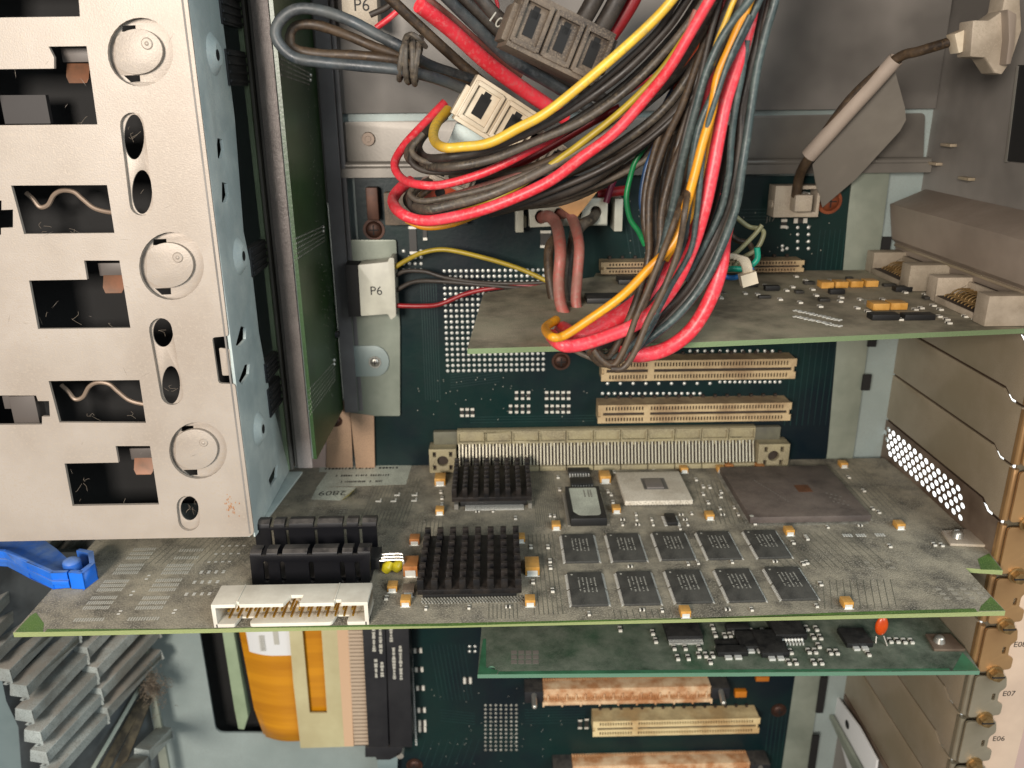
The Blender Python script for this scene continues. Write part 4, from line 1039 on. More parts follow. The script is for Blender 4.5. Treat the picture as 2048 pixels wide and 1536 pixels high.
B().plate(pZ([(996, 1349), (1900, 1341), (1898, 1337), (1500, 1339), (1200, 1341), (997, 1343)], ZL), [], 2, ZL+.02, .04).build('bare_edge', 'bare_green_lower', t)
def lo(px, py): return AZ(px, py, ZL)
a_ = lo(1336, 1288); c_ = lo(1408, 1288)
o = B().box(a_.x, c_.x, a_.y+1.5, a_.y+22, ZL+.3, ZL+2.6).build('interface_chip', 'chip_black', t, .2)
b = B()
for i in range(24): x = a_.x+.6+(c_.x-a_.x-1.2)*i/23; b.box(x-.16, x+.16, a_.y+.5, a_.y+1.6, ZL+.9, ZL+1.1); b.box(x-.16, x+.16, a_.y-.8, a_.y+.6, ZL, ZL+1.0)
b.build('leads', 'solder', o)
a_ = lo(1563, 1288); c_ = lo(1608, 1288)
o = B().box(a_.x-2, c_.x+2, a_.y+2, a_.y+24, ZL+.3, ZL+3.2).build('interface_chip', 'chip_black', t, .2)
b = B()
for i in range(7): x = a_.x+.6+(c_.x-a_.x-1.2)*i/6; b.dome((x, a_.y+1.0, ZL+1.3), (0, -1, .4), .7, .7); b.box(x-.25, x+.25, a_.y-1.2, a_.y+.8, ZL, ZL+1.1)
b.build('leads', 'solder', o)
for (px, py, w_, l_, h_) in ((1467, 1318, 6.2, 6, 2.4), (1478, 1300, 9, 6, 1.2), (1512, 1305, 6, 12, 2.2), (1553, 1320, 5.6, 17, 2.6), (1722, 1300, 5.5, 12, 2.4), (1478, 1268, 5, 5, 2)):
    p = lo(px, py); o = B().box(p.x-w_, p.x+w_, p.y+1.2, p.y+l_, ZL+.2, ZL+h_).build('small_chip', 'chip_black', t, .2)
    b = B(); b.box(p.x-w_*.55, p.x-w_*.1, p.y-.6, p.y+1.2, ZL, ZL+h_*.4).box(p.x+w_*.1, p.x+w_*.55, p.y-.6, p.y+1.2, ZL, ZL+h_*.4); b.build('leads', 'solder', o)
sl_ = smdp(1.5, 3.2, 'smd_dark', .9)
pts = [(1305, 1267), (1311, 1283), (1240, 1260), (1348, 1297), (1370, 1297), (1398, 1297), (1355, 1317), (1376, 1317), (1397, 1312), (1411, 1312), (1425, 1312), (1420, 1325), (1435, 1300), (1430, 1271), (1449, 1273), (1460, 1272), (1447, 1290), (1502, 1264), (1525, 1264), (1568, 1305), (1581, 1305), (1617, 1304), (1630, 1304), (1577, 1326), (1591, 1326), (1627, 1326), (1642, 1326), (1660, 1306), (1673, 1306), (1637, 1293), (1613, 1258), (1632, 1259), (1697, 1265), (1780, 1283), (1794, 1283), (1808, 1284), (1822, 1284), (1626, 1275), (1640, 1276), (1425, 1256), (1736, 1309)]
place(sl_, t, [tuple(lo(a_, c_)) for a_, c_ in pts])
b = B()
for i in range(4):
    for j in range(3): p = lo(1028+i*14.5, 1305+j*9.5); b.box(p.x-1.2, p.x+1.2, p.y-1.2, p.y+1.2, ZL+.02, ZL+.1)
b.build('bare_pads', 'ink_faint', t)
p = lo(1762, 1290)
b = B(); c0 = p+Vector((0, 2, 8)); 
b.add([c0+Vector((4.2*math.cos(a_), 1.4*math.sin(f_), 0))*1 + Vector((0, 0, 0)) for a_, f_ in ()], [])
bm_t = []
for k in range(9):
    tt = math.pi*k/8
    for j in range(16):
        q = 2*math.pi*j/16; bm_t.append(c0+Vector((2.7*math.sin(tt)*math.cos(q), -1.5*math.cos(tt)*1.0, 4.6*math.sin(tt)*math.sin(q))))
b.add(bm_t, [(k*16+j, k*16+(j+1) % 16, (k+1)*16+(j+1) % 16, (k+1)*16+j) for k in range(8) for j in range(16)])
mat('orange_disc', 'c7480c', .35, 0, 'b03c08', 100, coat=.3)
o = b.build('disc_capacitor', 'orange_disc', t)
B().tube([c0+Vector((-1.5, 0, -5)), p+Vector((-1.8, 1, .2))], .35, 8, 2).tube([c0+Vector((1.6, 0, -5)), p+Vector((2.2, -1, .2))], .35, 8, 2).build('leads', 'tin', o)

# =================================================================== BACK PANEL BRACKETS (right)
XB = 193.6
zl = [112, 89, 65.5, 42, 18.6, -4, -27, -50, -73, -97, -122, -148, -172, -196]
def bracket(i, z1, z0, mt, label, holes=(), fm='flange_glow', gp='slot covers along the right side'):
    th = thing('slot_cover', label, 'slot cover', (XB, -40, (z0+z1)/2), gp)
    B().box(XB+1.0, XB+1.6, -86, 27, z0-2.2, z0+2.0).box(XB+1.0, XB+1.6, -91, -86, z0-5.6, z0+1).build('seam_light_stop', 'bracket_seam', th)  # dark strip added behind the seam to keep light from leaking through
    b = B(); g_ = .55
    ol_ = [(28, z0+g_+1.5), (24, z0+g_), (-80, z0+g_), (-85, z0+g_-3.2), (-92, z0+g_-3.2), (-92, z1-g_-3.2), (-84, z1-g_-3.2), (-79, z1-g_), (24, z1-g_), (28, z1-g_-1.5)]
    b.plate(ol_, holes, 0, XB, .25 if holes else .9); b.build('plate', mt, th, 0 if holes else .1)
    b = B()
    b.box(XB-.35, XB+1.0, -94, -92, z0-2.4, z1-4.2)
    q = [(XB+.9, -92), (XB+.2, -94.2), (XB+1.5, -96), (XB+15, -96), (XB+15, -95), (XB+2, -95), (XB+1.2, -93.6)]
    za, zb2 = z0-1.8, z1-4.0
    b.plate(rnd([(XB+1, za), (XB+14.5, za+1), (XB+14.5, za+6.5), (XB+12, za+7.5), (XB+12, zb2-8), (XB+14.5, zb2-6), (XB+13.5, zb2), (XB+1, zb2)], 1.6), [rnd([(XB+9.2, za+8.6), (XB+10.6, za+8.6), (XB+10.6, za+12), (XB+9.2, za+12)], .5)], 1, -97, 1.0)
    b.tube([(XB+.7, -94.1, za), (XB+.7, -94.1, zb2)], 1.35, 14, 2)
    b.build('mounting_tab', fm, th, .15)
    sx, sz = XB+8.0, za-.5
    s_ = B().cyl((sx, -96.9, sz), (sx, -100.2, sz), 2.8, 2.5, 6).cyl((sx, -96.8, sz), (sx, -97.7, sz), 3.4, 3.4, 20).build('screw', 'brass', th, .2)
    B().box(sx-2.6, sx+2.6, -100.3, -99.9, sz-.35, sz+.35).build('slot', 'dark_void', s_)
    return th
names = ['narrow steel slot cover level with the upper dusty card', 'plain brown steel slot cover just below the upper dusty card', 'plain brown steel slot cover, second below the upper dusty card', 'plain brown steel slot cover directly above the perforated bracket',
         'slot bracket with bright round vent holes at the end of the dusty card', 'brown bracket just under the dusty main card', 'brown bracket at the end of the low dark green card', 'brown slot cover beside the E07 marking', 'brown slot cover beside the E06 marking',
         'grey brown slot cover, second below the low green card', 'grey brown slot cover behind the white metal strip', 'grey brown slot cover low on the right', 'lowest slot cover in view']
vent = []
for r in range(5):
    for k in range(14):
        y_ = 3-k*5.3-r*1.1; z_ = 13.8-r*3.05-(k % 1)
        z_ = 14.6-r*3.0-(0 if r % 2 == 0 else 0); 
        vent.append((y_, z_, r, k))
hl = []
import itertools
rows = {}
for k in range(14):
    for r in range(5):
        yy = 2.5-k*5.4+(2.7 if r % 2 else 0); z_ = 14.2-r*2.75
        if (k == 13 and r in (0,)) or (k == 0 and r in (3, 4)): continue
        hl.append(ell(yy, z_, 1.75, 1.2, 16))
for i in range(len(zl)-1):
    z1, z0 = zl[i], zl[i+1]
    main = (i == 4)
    bracket(i, z1, z0, 'bracket_dark' if main or i > 10 else 'bracket_metal', names[i], hl if main else (), 'flange_grey' if i > 6 else 'flange_glow', 'slot covers along the right side')
# small riveted feet joining card and bracket, parts of their card
for par_, pxs, Zk in ((MC, [(1900, 1092), (1972, 1095), (1940, 1062), (1882, 1066)], 0.2), (MC, [(1668, 900), (1742, 899), (1720, 885), (1690, 884)], 0.2), (LC, [(1868, 1303), (1930, 1303), (1900, 1272), (1850, 1272)], ZL+.2)):
    pts = [AZ(a_, c_, Zk) for a_, c_ in pxs]; c0 = sum(pts, Vector())/4
    o = B().prism(pts, (0, 0, 1.2)).build('mounting_foot', 'white_dusty' if Zk > 0 else 'bracket_dark', par_, .2)
    B().cyl(c0+Vector((-2, 0, 1.2)), c0+Vector((-2, 0, 3.2)), 2.4, 1.8, 16).dome(c0+Vector((-2, 0, 3.2)), (0, 0, 1), 1.8, .8, 16).build('rivet', 'tin', o)
# outside strip with slot numbers
t = thing('number_strip', 'beige strip printed with slot numbers E07 and E06 at the right edge', 'marked strip', (212, -93, -60))
B().plate([(XB+12.5, 60), (XB+27, 60), (XB+27, -230), (XB+12.5, -230)], [], 1, -95.8, 1).build('strip', 'label_strip', t, .2)
B().box(XB+26.6, XB+60, -95, -94, -230, 60).build('strip_fold', 'pink_paint', t, .3)
for body, px, py in (('E07', 2004, 1392), ('E06', 1984, 1482), ('E08', 2026, 1294)):
    p = AY(px, py, -95.9); B().text(body, 3.6, (p.x, -95.9, p.z), (1, 0, 0), (0, 0, 1), .05).build('lettering', 'ink', t)
B().box(XB+1.7, XB+13, -93.4, -92.5, -230, 62).build('glint_backing', 'flange_grey', t)  # plate added behind the tabs to stop bright glints from the backdrop
t = thing('outer_frame', 'tan outer case frame at the right edge above the numbered strip', 'case frame', (210, -90, 100))
B().plate([(XB+3, 62), (XB+40, 62), (XB+40, 112), (XB+3, 112)], [], 1, -92.6, 1).build('frame_sheet', 'label_strip', t, .2)
# white strip leaning in the lower right
t = thing('white_strip', 'bright white metal strip with a dark hole leaning by the lower right slot covers', 'metal strip', (185, -40, -150))
pp = [AX(a_, c_, 190) for a_, c_ in ((1673, 1393), (1718, 1455), (1753, 1520), (1748, 1560), (1700, 1560), (1669, 1436))]
B().prism(pp, (1.2, 0, 0)).build('strip', 'label_white', t, .2)
p = AX(1694, 1449, 189.8); B().cyl((189.8, p.y, p.z), (189.95, p.y, p.z), 2.4, 2.4, 16).build('strip_hole', 'dark_void', t)
pp = [AX(a_, c_, 189) for a_, c_ in ((1660, 1425), (1668, 1430), (1740, 1560), (1722, 1560))]
B().prism(pp, (-2, 0, 0)).build('strip_lip', 'steel_light', t, .2)
# fixtures high on the right wall
t = thing('wall_clips', 'small metal wall tabs low on the shaded right side wall', 'metal tabs', (190, -20, 150))
for (px, py) in ((1902, 290), (1874, 327), (1938, 357)):
    p = AX(px, py, 193); B().box(190.5, 193.4, p.y-4, p.y+4, p.z-.6, p.z+.6).build('tab', 'bracket_metal', t, .2)
t = thing('dark_window', 'black opening with a metal edge at the right border of the picture', 'wall opening', (192, -85, 150))
b = B(); pp = [AX(a_, c_, 192.5) for a_, c_ in ((2036, 130), (2100, 130), (2100, 330), (2012, 322))]; b.prism(pp, (.8, 0, 0)).build('opening', 'dark_void', t)
pp = [AX(a_, c_, 192.3) for a_, c_ in ((2033, 132), (2037, 132), (2013, 324), (2009, 324))]; B().prism(pp, (.6, 0, 0)).build('edge', 'tin', t)

# =================================================================== CARD GUIDE (lower left)
t = thing('card_guide', 'grey plastic card guide with dusty slanted ribs at the lower left', 'card guide', (-185, -60, -120))
def gd(X, Y, y): return AY(X/3.16, 1050+Y/3.16, y)
YF_, YBk = -75, -4
pts = [gd(-60, 200, YF_), gd(0, 900, YF_), gd(50, 1150, YF_+2), gd(130, 1320, YF_+6), gd(150, 1600, YF_+6), gd(1040, 1600, YBk), gd(890, 800, YBk), gd(860, 200, YBk)]
b = B(); b.prism([(p.x-3, p.y+4, p.z) for p in pts], (-2, 3, 0)); b.build('guide_wall', 'guide_back', t)
ribs = [((-180, 760), (420, 90), 60), ((-120, 1010), (640, 190), 70), ((60, 1060), (870, 250), 72), ((130, 1340), (905, 560), 70), ((280, 1560), (925, 800), 60)]
ribs = [((-150, 560), (420, -40), 78), ((-130, 840), (640, 60), 84), ((60, 1060), (760, 330), 78), ((150, 1350), (900, 560), 78), ((250, 1580), (930, 830), 70), ((700, 1640), (1000, 1330), 80)]
ribs2 = []
for q_ in range(len(ribs)-1):
    ribs2.append(ribs[q_])
    if q_ < len(ribs)-2: ribs2.append((tuple((ribs[q_][0][z_]+ribs[q_+1][0][z_])/2+(-12, 10)[z_] for z_ in (0, 1)), tuple((ribs[q_][1][z_]+ribs[q_+1][1][z_])/2 for z_ in (0, 1)), (ribs[q_][2]+ribs[q_+1][2])/2))
ribs2.append(ribs[-1])
for (f0, b0, hh) in ribs2:
    n = 5; b = B()
    for seg_ in range(2):
        t0, t1 = ((0, .485), (.487, 1))[seg_]; hh_ = hh*1.0
        def pt(tt, dy=0):
            y_ = YF_+(YBk-YF_)*tt
            return gd(f0[0]+(b0[0]-f0[0])*tt, f0[1]+(b0[1]-f0[1])*tt+dy, y_)
        drop = 0 if seg_ else 20
        A0, A1 = pt(t0, drop), pt(t1, drop); C0, C1 = pt(t0, drop-hh_), pt(t1, drop-hh_*.8)
        out = Vector((9.0, -2.0, 0))
        b.add([A0+out, A1+out, C1+out*.9, C0+out*.9, A0, A1, C1, C0], [(0, 1, 2, 3), (4, 7, 6, 5), (0, 4, 5, 1), (3, 2, 6, 7), (0, 3, 7, 4), (1, 5, 6, 2)])
        # lip hanging under
        D0, D1 = pt(t0, drop+22), pt(t1, drop+16)
        b.add([A0+out*1.0, A1+out*1.0, D1+out*.75, D0+out*.75, A0+out*.7, A1+out*.7, D1+out*.5, D0+out*.5], [(0, 1, 2, 3), (4, 7, 6, 5), (0, 4, 5, 1), (3, 2, 6, 7), (0, 3, 7, 4), (1, 5, 6, 2)])
    b.build('guide_rib', 'guide_plastic', t, .5)
b = B(); b.prism([gd(885, 700, -8), gd(925, 760, -8), gd(1080, 1600, -8), gd(1020, 1600, -8)], (0, 2, 0)); b.build('guide_edge', 'steel_light', t, .2)
b = B(); b.prism([gd(560, 1560, -46), gd(590, 1560, -46), gd(880, 1060, -12), gd(862, 1040, -12)], (0, 3, 0)); b.build('pale_strip', 'steel_light', t, .2)
b = B()
for k in range(2):
    b.prism([gd(600+k*95, 1580, -44+k*2), gd(672+k*95, 1580, -44+k*2), gd(925+k*30, 1100+k*14, -11), gd(885+k*30, 1080+k*14, -11)], (0, 3, 0))
b.build('olive_strips', 'olive_dark', t, .3)
mat('steel_far', '8fa0a0', .4, .5, '7d8f90', 20)
B().plate([(-330, -260), (-262, -260), (-262, 0), (-330, 0)], [], 1, 3, 1).build('guide_side', 'steel_far', t)
t = thing('dust_clump', 'fluffy brown dust clump caught on the back end of the card guide', 'dust clump', tuple(gd(960, 1030, -14)))
b = B(); c0 = gd(960, 1020, -16)
for k in range(800):
    d = Vector((random.gauss(0, 1), random.gauss(0, 1), random.gauss(0, 1))); d = d.normalized()*abs(random.gauss(0, .55)); p = c0+Vector((d.x*9, d.y*6, d.z*13))
    e = Vector((random.uniform(-1, 1), random.uniform(-1, 1), random.uniform(-1, 1)))*2.2
    b.tube([p, p+e*.5+Vector((random.uniform(-.8, .8), 0, random.uniform(-.8, .8))), p+e], .11, 4, 3)
b.build('fibres', 'fluff', t)

# =================================================================== LOWER MIDDLE: FLEX, ADAPTER, RISER CONNECTOR
def z9(X, Y, y): return AY(350+X/3.7236, 1230+Y/3.7236, y)
t = thing('pale_blade', 'thin pale green plate standing in the black opening left of the amber ribbon', 'plastic plate', tuple(z9(440, 600, -2)))
b = B(); b.prism([z9(330, 0, -3), z9(415, 0, -3), z9(545, 760, -3), z9(515, 855, -3), z9(470, 850, -3), z9(440, 700, -3)], (0, 6, 0)); b.build('blade', 'pale_green_plate', t, .5)
t = thing('ribbon_cable', 'rolled amber ribbon cable with a white paper label', 'ribbon cable', tuple(z9(700, 600, 0)))
n = 12; b = B(); xs0 = z9(490, 300, -3).x; xs1 = z9(915, 300, -3).x; zt_ = z9(700, -120, -3).z; zb_ = z9(700, 885, -3).z
ring = []
for k in range(n+1):
    a_ = math.pi*(.0+1.0*k/n); ring.append(a_)
def rib(sc=1.0, y0=-3):
    pr = []
    for k in range(15):
        tt = k/14; x = xs0+(xs1-xs0)*tt; y = y0-6*math.sin(math.pi*min(1, tt*1.6)/2); pr.append((x, y))
    return pr
pr = rib(); V = []; 
for j in range(13):
    zt2_ = zt_+(zb_-zt_)*min(1, j/10); 
    for (x, y) in pr:
        lean = (zt_-zt2_)*.045
        if j > 10: V.append((x+lean+(1.5 if x < xs0+8 else 0), y+(j-10)*2.4, zb_-(1.0 if j == 11 else 0)))
        else: V.append((x+lean+(max(0, (j-8))*1.2 if x < xs0+3 else 0), y, zt2_))
b.add(V, [(j*15+i, j*15+i+1, (j+1)*15+i+1, (j+1)*15+i) for j in range(12) for i in range(14)])
b.build('ribbon', 'amber_tape', t, 0, None, 1.2)
b = B(); V = []
for j in range(2):
    z_ = (z9(700, 60, -9).z, z9(700, 303, -9).z)[j]
    for (x, y) in pr[2:]:
        V.append((x+(zt_-z_)*.045, y-.15, z_))
m_ = len(pr)-2; b.add(V, [(i, i+1, m_+i+1, m_+i) for i in range(m_-1)]); b.build('paper_label', 'label_white', t, 0, None, 1.2)
b = B(); p = z9(640, 160, -10.5)
for k in range(9): b.box(p.x-1.6, p.x+1.2, -9.5, -9.4, p.z-1-k*1.1, p.z-.4-k*1.1)
b.box(p.x+6, p.x+8.6, -9.5, -9.4, p.z-6, p.z+3); b.build('printing', 'ink_light', t)
t = thing('flex_board', 'cream adapter board with a tall slot showing amber ribbon', 'adapter board', tuple(z9(1100, 600, -8)))
ol = [(p.x, p.z) for p in (z9(835, -60, -12), z9(1275, -60, -12), z9(1330, 980, -12), z9(935, 992, -12), z9(880, 500, -12))]
hl = [[(p.x, p.z) for p in (z9(935, -30, -12), z9(1080, -30, -12), z9(1132, 732, -12), z9(1003, 732, -12))]]
B().plate(ol, hl, 1, -12, 1.2).build('board', 'riser_board', t, .1)
ol = [(p.x, p.z) for p in (z9(1195, -60, -12), z9(1285, -60, -12), z9(1332, 975, -12), z9(1262, 978, -12))]
B().plate(ol, [], 1, -12.1, .08).build('pink_band', 'pink_band', t)
ol = [(p.x, p.z) for p in (z9(1265, -60, -12), z9(1385, -60, -12), z9(1445, 978, -12), z9(1330, 980, -12))]
B().plate(ol, [], 1, -11.4, .8).build('backing', 'screw_brown', t)
b = B()
for k in range(37):
    Y_ = -40+k*27.6; a_ = z9(1278+k*1.6, Y_, -12); c_ = z9(1392+k*1.5, Y_+4, -12); b.box(a_.x, c_.x, -12.6, -11.5, a_.z-.85, a_.z+.85)
b.build('contact_fingers', 'riser_pins', t, .15)
b = B(); ol = [(p.x, p.z) for p in (z9(940, -40, -9), z9(1140, -40, -9), z9(1190, 760, -9), z9(1000, 760, -9))]; B().plate(ol, [], 1, -9, .4).build('amber_film', 'amber_tape', t)
t = thing('riser_connector', 'tall black edge connector with grey printing standing on the left of the board', 'connector', tuple(z9(1580, 500, -8)))
def zp(pts, y): return [(p.x, p.z) for p in (z9(a_, c_, y) for a_, c_ in pts)]
b = B(); b.plate(zp([(1385, -80), (1560, -80), (1590, 985), (1440, 985)], -15), [], 1, -15, 14.5); b.plate(zp([(1562, -80), (1735, -80), (1768, 985), (1600, 985)], -14), [], 1, -14, 13.6)
b.plate(zp([(1415, 985), (1700, 985), (1680, 1040), (1600, 1080), (1500, 1080), (1495, 1060), (1415, 1060)], -13), [], 1, -13, 10)
b.build('housing', 'dark_plastic', t, .4)
b = B()
for (X_, Y0, Y1, w_) in ((1475, 10, 280, 34), (1525, 20, 300, 34), (1485, 340, 470, 34), (1530, 360, 460, 34), (1605, 0, 200, 34), (1620, 250, 480, 34), (1670, 240, 480, 34)):
    Y_ = Y0
    while Y_ < Y1:
        s_ = random.uniform(10, 20); p = z9(X_+Y_*.03, Y_, -15.1 if X_ < 1560 else -14.1); wv_ = w_/3.72*.2*random.uniform(.6, 1)/2
        b.box(p.x-wv_, p.x+wv_, p.y, p.y+.05, p.z-s_*.045, p.z+s_*.045); Y_ += s_*1.35
b.build('printing', 'ink_light', t)
p = z9(1680, 1020, -10); B().cyl((p.x, -8, p.z), (p.x, -13, p.z), 2.2, 2.0).build('pivot', 'tin', t)
t = thing('steel_tongue', 'bright steel tongue under the black edge connector at the bottom', 'metal tongue', tuple(z9(1590, 1110, -6)))
b = B(); b.plate(zp([(1505, 1070), (1660, 1030), (1650, 1300), (1520, 1300)], -6), [], 1, -6, 1).build('tongue', 'steel_far', t, .2)

# =================================================================== P6 CONNECTOR
t = thing('drive_plug', 'white P6 plug on the left steel plate feeding yellow, black and red wires', 'wire plug', (-62, -10, 95))
a_ = AY(718, 527, -12); c_ = AY(792, 630, -12)
b = B(); b.plate(rnd(pY([(716, 530), (776, 524), (778, 516), (788, 516), (792, 632), (782, 640), (776, 628), (722, 632)], -14), .7), [], 1, -14, 11)
b.build('plug_body', 'plug_white', t, .3)
B().plate(pY([(690, 530), (715, 530), (722, 633), (697, 634)], -13), [], 1, -13, 10).build('socket_block', 'dark_void', t, .2)
p = AY(740, 590, -14); B().text('P6', 5.6, (p.x, -14, p.z), (1, 0, 0), (0, 0, 1), .08).build('lettering', 'ink', t)
t = thing('drive_plug', 'dim white P6 plug at the top edge above the black cable loop', 'wire plug', (-62, -20, 205))
b = B(); b.plate(pY([(680, -40), (752, -40), (757, 58), (684, 22)], -16), [], 1, -16, 11); b.build('plug_body', 'white_dusty', t, .4)
p = AY(707, 22, -16); B().text('P6', 6.5, (p.x, -16, p.z), (1, 0, 0), (0, 0, 1), .08).build('lettering', 'ink', t)

# =================================================================== WIRES
def wire(name, label, colr, wpx, pts, y0, y1=None, group=None, lump=0.0, cat='wire', seg=12, ref=None):
    """pts in picture pixels; depth runs from y0 to y1 (or a third value per point)"""
    y1 = y0 if y1 is None else y1; n = len(pts); P = []
    for i, p in enumerate(pts):
        y = p[2] if len(p) > 2 else y0+(y1-y0)*i/(n-1)
        P.append(AY(p[0], p[1], y))
    R = [wpx*(.46 if wpx > 16 else .48)*depth(q)/FPX*(.96+.05*random.random()) for q in P]
    if pts[0][1] <= 0:
        P[0:0] = [P[0]+(P[0]-P[1]).normalized()*38+Vector((0, 14, 6)), P[0]+(P[0]-P[1]).normalized()*18+Vector((0, 3, 1))]; R[0:0] = [R[0], R[0]]; n += 2
    P = [q+Vector((random.uniform(-.45, .45), random.uniform(-.3, .3), random.uniform(-.45, .45))) if 0 < i < n-1 else q for i, q in enumerate(P)]
    k = len(P)//2; c = P[k]
    o = B().tube(P, R, seg, 7, lump=lump)
    e = thing(name, label, cat, tuple(c), group) if False else None
    ob = o.build(name, wmat(colr), None, 0, None, 1.3)
    # put the object's origin on the wire itself
    cc = c*S
    ob.data.transform(Matrix.Translation(-cc)); ob.location = cc
    tag(ob, label, cat, group)
    return ob
GL = 'wires looping left to the drive plugs'; GR = 'wires falling to the right of the power plug'; GT = 'thick cables at the top'
# thick cables at the top
wire('cable', 'thick black taped cable bent in a loop at the top left', 'bluk', 25, [(1010, 215, -55), (900, 168, -70), (808, 142), (726, 133), (644, 127), (588, 112), (556, 82), (556, 46), (590, 22), (640, 22), (700, 42), (760, 72), (812, 97), (860, 130, -70), (960, 165, -55)], -82, group=GT, lump=.03)
wire('cable', 'brown dusty cable lying inside the bend of the black taped loop', 'brn', 22, [(1000, 190, -48), (900, 165, -62), (820, 120, -72), (750, 92), (690, 70), (630, 52), (592, 52), (578, 75), (590, 95), (640, 108), (720, 114), (810, 124), (880, 150, -66), (960, 180, -55)], -74, group=GT, lump=.06)
b = B()
for k, (px, w_) in enumerate(((806, 1), (816, 1.1), (826, 1.1), (835, 1))):
    pts = []
    for i in range(17):
        a_ = 2*math.pi*i/16; q = AY(px, 116+k*2, -80)
        pts.append((q.x+(1.6-k)*math.sin(a_+k), -79+6.0*math.cos(a_), q.z+(6.6+.5*(k % 2))*math.sin(a_)))
    b.tube(pts, .95*w_, 8, 3, lump=.15)
b.tube([AY(812, 78, -86), AY(822, 68, -88), AY(838, 78, -88), AY(852, 94, -84)], .8, 8)
ob = b.build('cable_tie', wmat('dust')); tag(ob, 'dark twisted tie wound round the taped cable loop', 'cable tie')
wire('wire', 'thin dark cable running diagonally behind the bright red cable at the top', 'brn', 24, [(760, -20), (860, 70), (960, 160), (1060, 240)], -60, -45, GT)
wire('cable', 'thick bright red cable running diagonally from the top centre', 'red', 34, [(838, 10), (905, 62), (978, 128), (1050, 180), (1130, 235)], -90, -50, GT)
wire('cable', 'thinner pale red cable lying just above the thick bright red one', 'pink', 22, [(842, -10), (905, 40), (970, 98), (1040, 150)], -82, -50, GT)
wire('cable', 'black cable directly right of the bright red cable', 'bluk', 26, [(870, -30), (950, 55), (1020, 120), (1110, 175), (1200, 230)], -84, -50, GT)
wire('cable', 'second black cable right of the bright red cable, sagging under the grimy plug', 'blk', 26, [(905, -30), (975, 45), (1050, 110), (1130, 160), (1210, 200)], -78, -48, GT)
cab = wire('cable', 'black cable printed 1015 beside the grimy plug', 'blk', 30, [(930, -40), (985, 22), (1030, 62), (1075, 100)], -92, -86, GT)
p = AY(978, 30, -93-3.2); q = AY(1028, 74, -90-3.2); xd = (q-p).normalized(); yd = xd.cross(Vector((0, 1, 0))).normalized()
if yd.z < 0: yd = -yd
tx = B().text('1015', 4.6, p+yd*-1.2, xd, yd, .3, sp=1.15).build('lettering', 'ink_light'); tx.parent = cab; tx.matrix_parent_inverse = Matrix.Translation(cab.location).inverted()
wire('wire', 'short thin red wire hanging at the very top centre', 'red', 8, [(992, -20), (993, 12), (991, 30)], -30, group=GT)
wire('cable', 'fat black cable crossing the top behind the grimy plug, left one', 'blk', 40, [(1130, 90), (1165, 40), (1205, -30)], -50, group=GT)
wire('cable', 'fat black cable crossing the top behind the grimy plug, right one', 'blk', 40, [(1170, 100), (1205, 50), (1250, -30)], -46, group=GT)
wire('cable', 'dark red cable half hidden behind the grimy plug at the top', 'redd', 34, [(1160, 150), (1215, 80), (1262, 10), (1280, -30)], -40, group=GT)
wire('wire', 'short red wire by the upper P6 plug', 'red', 13, [(752, 56), (775, 38), (800, 18)], -30, group=GT)
wire('wire', 'short black wire by the upper P6 plug', 'blk', 13, [(740, 30), (775, 12), (800, -12)], -28, group=GT)

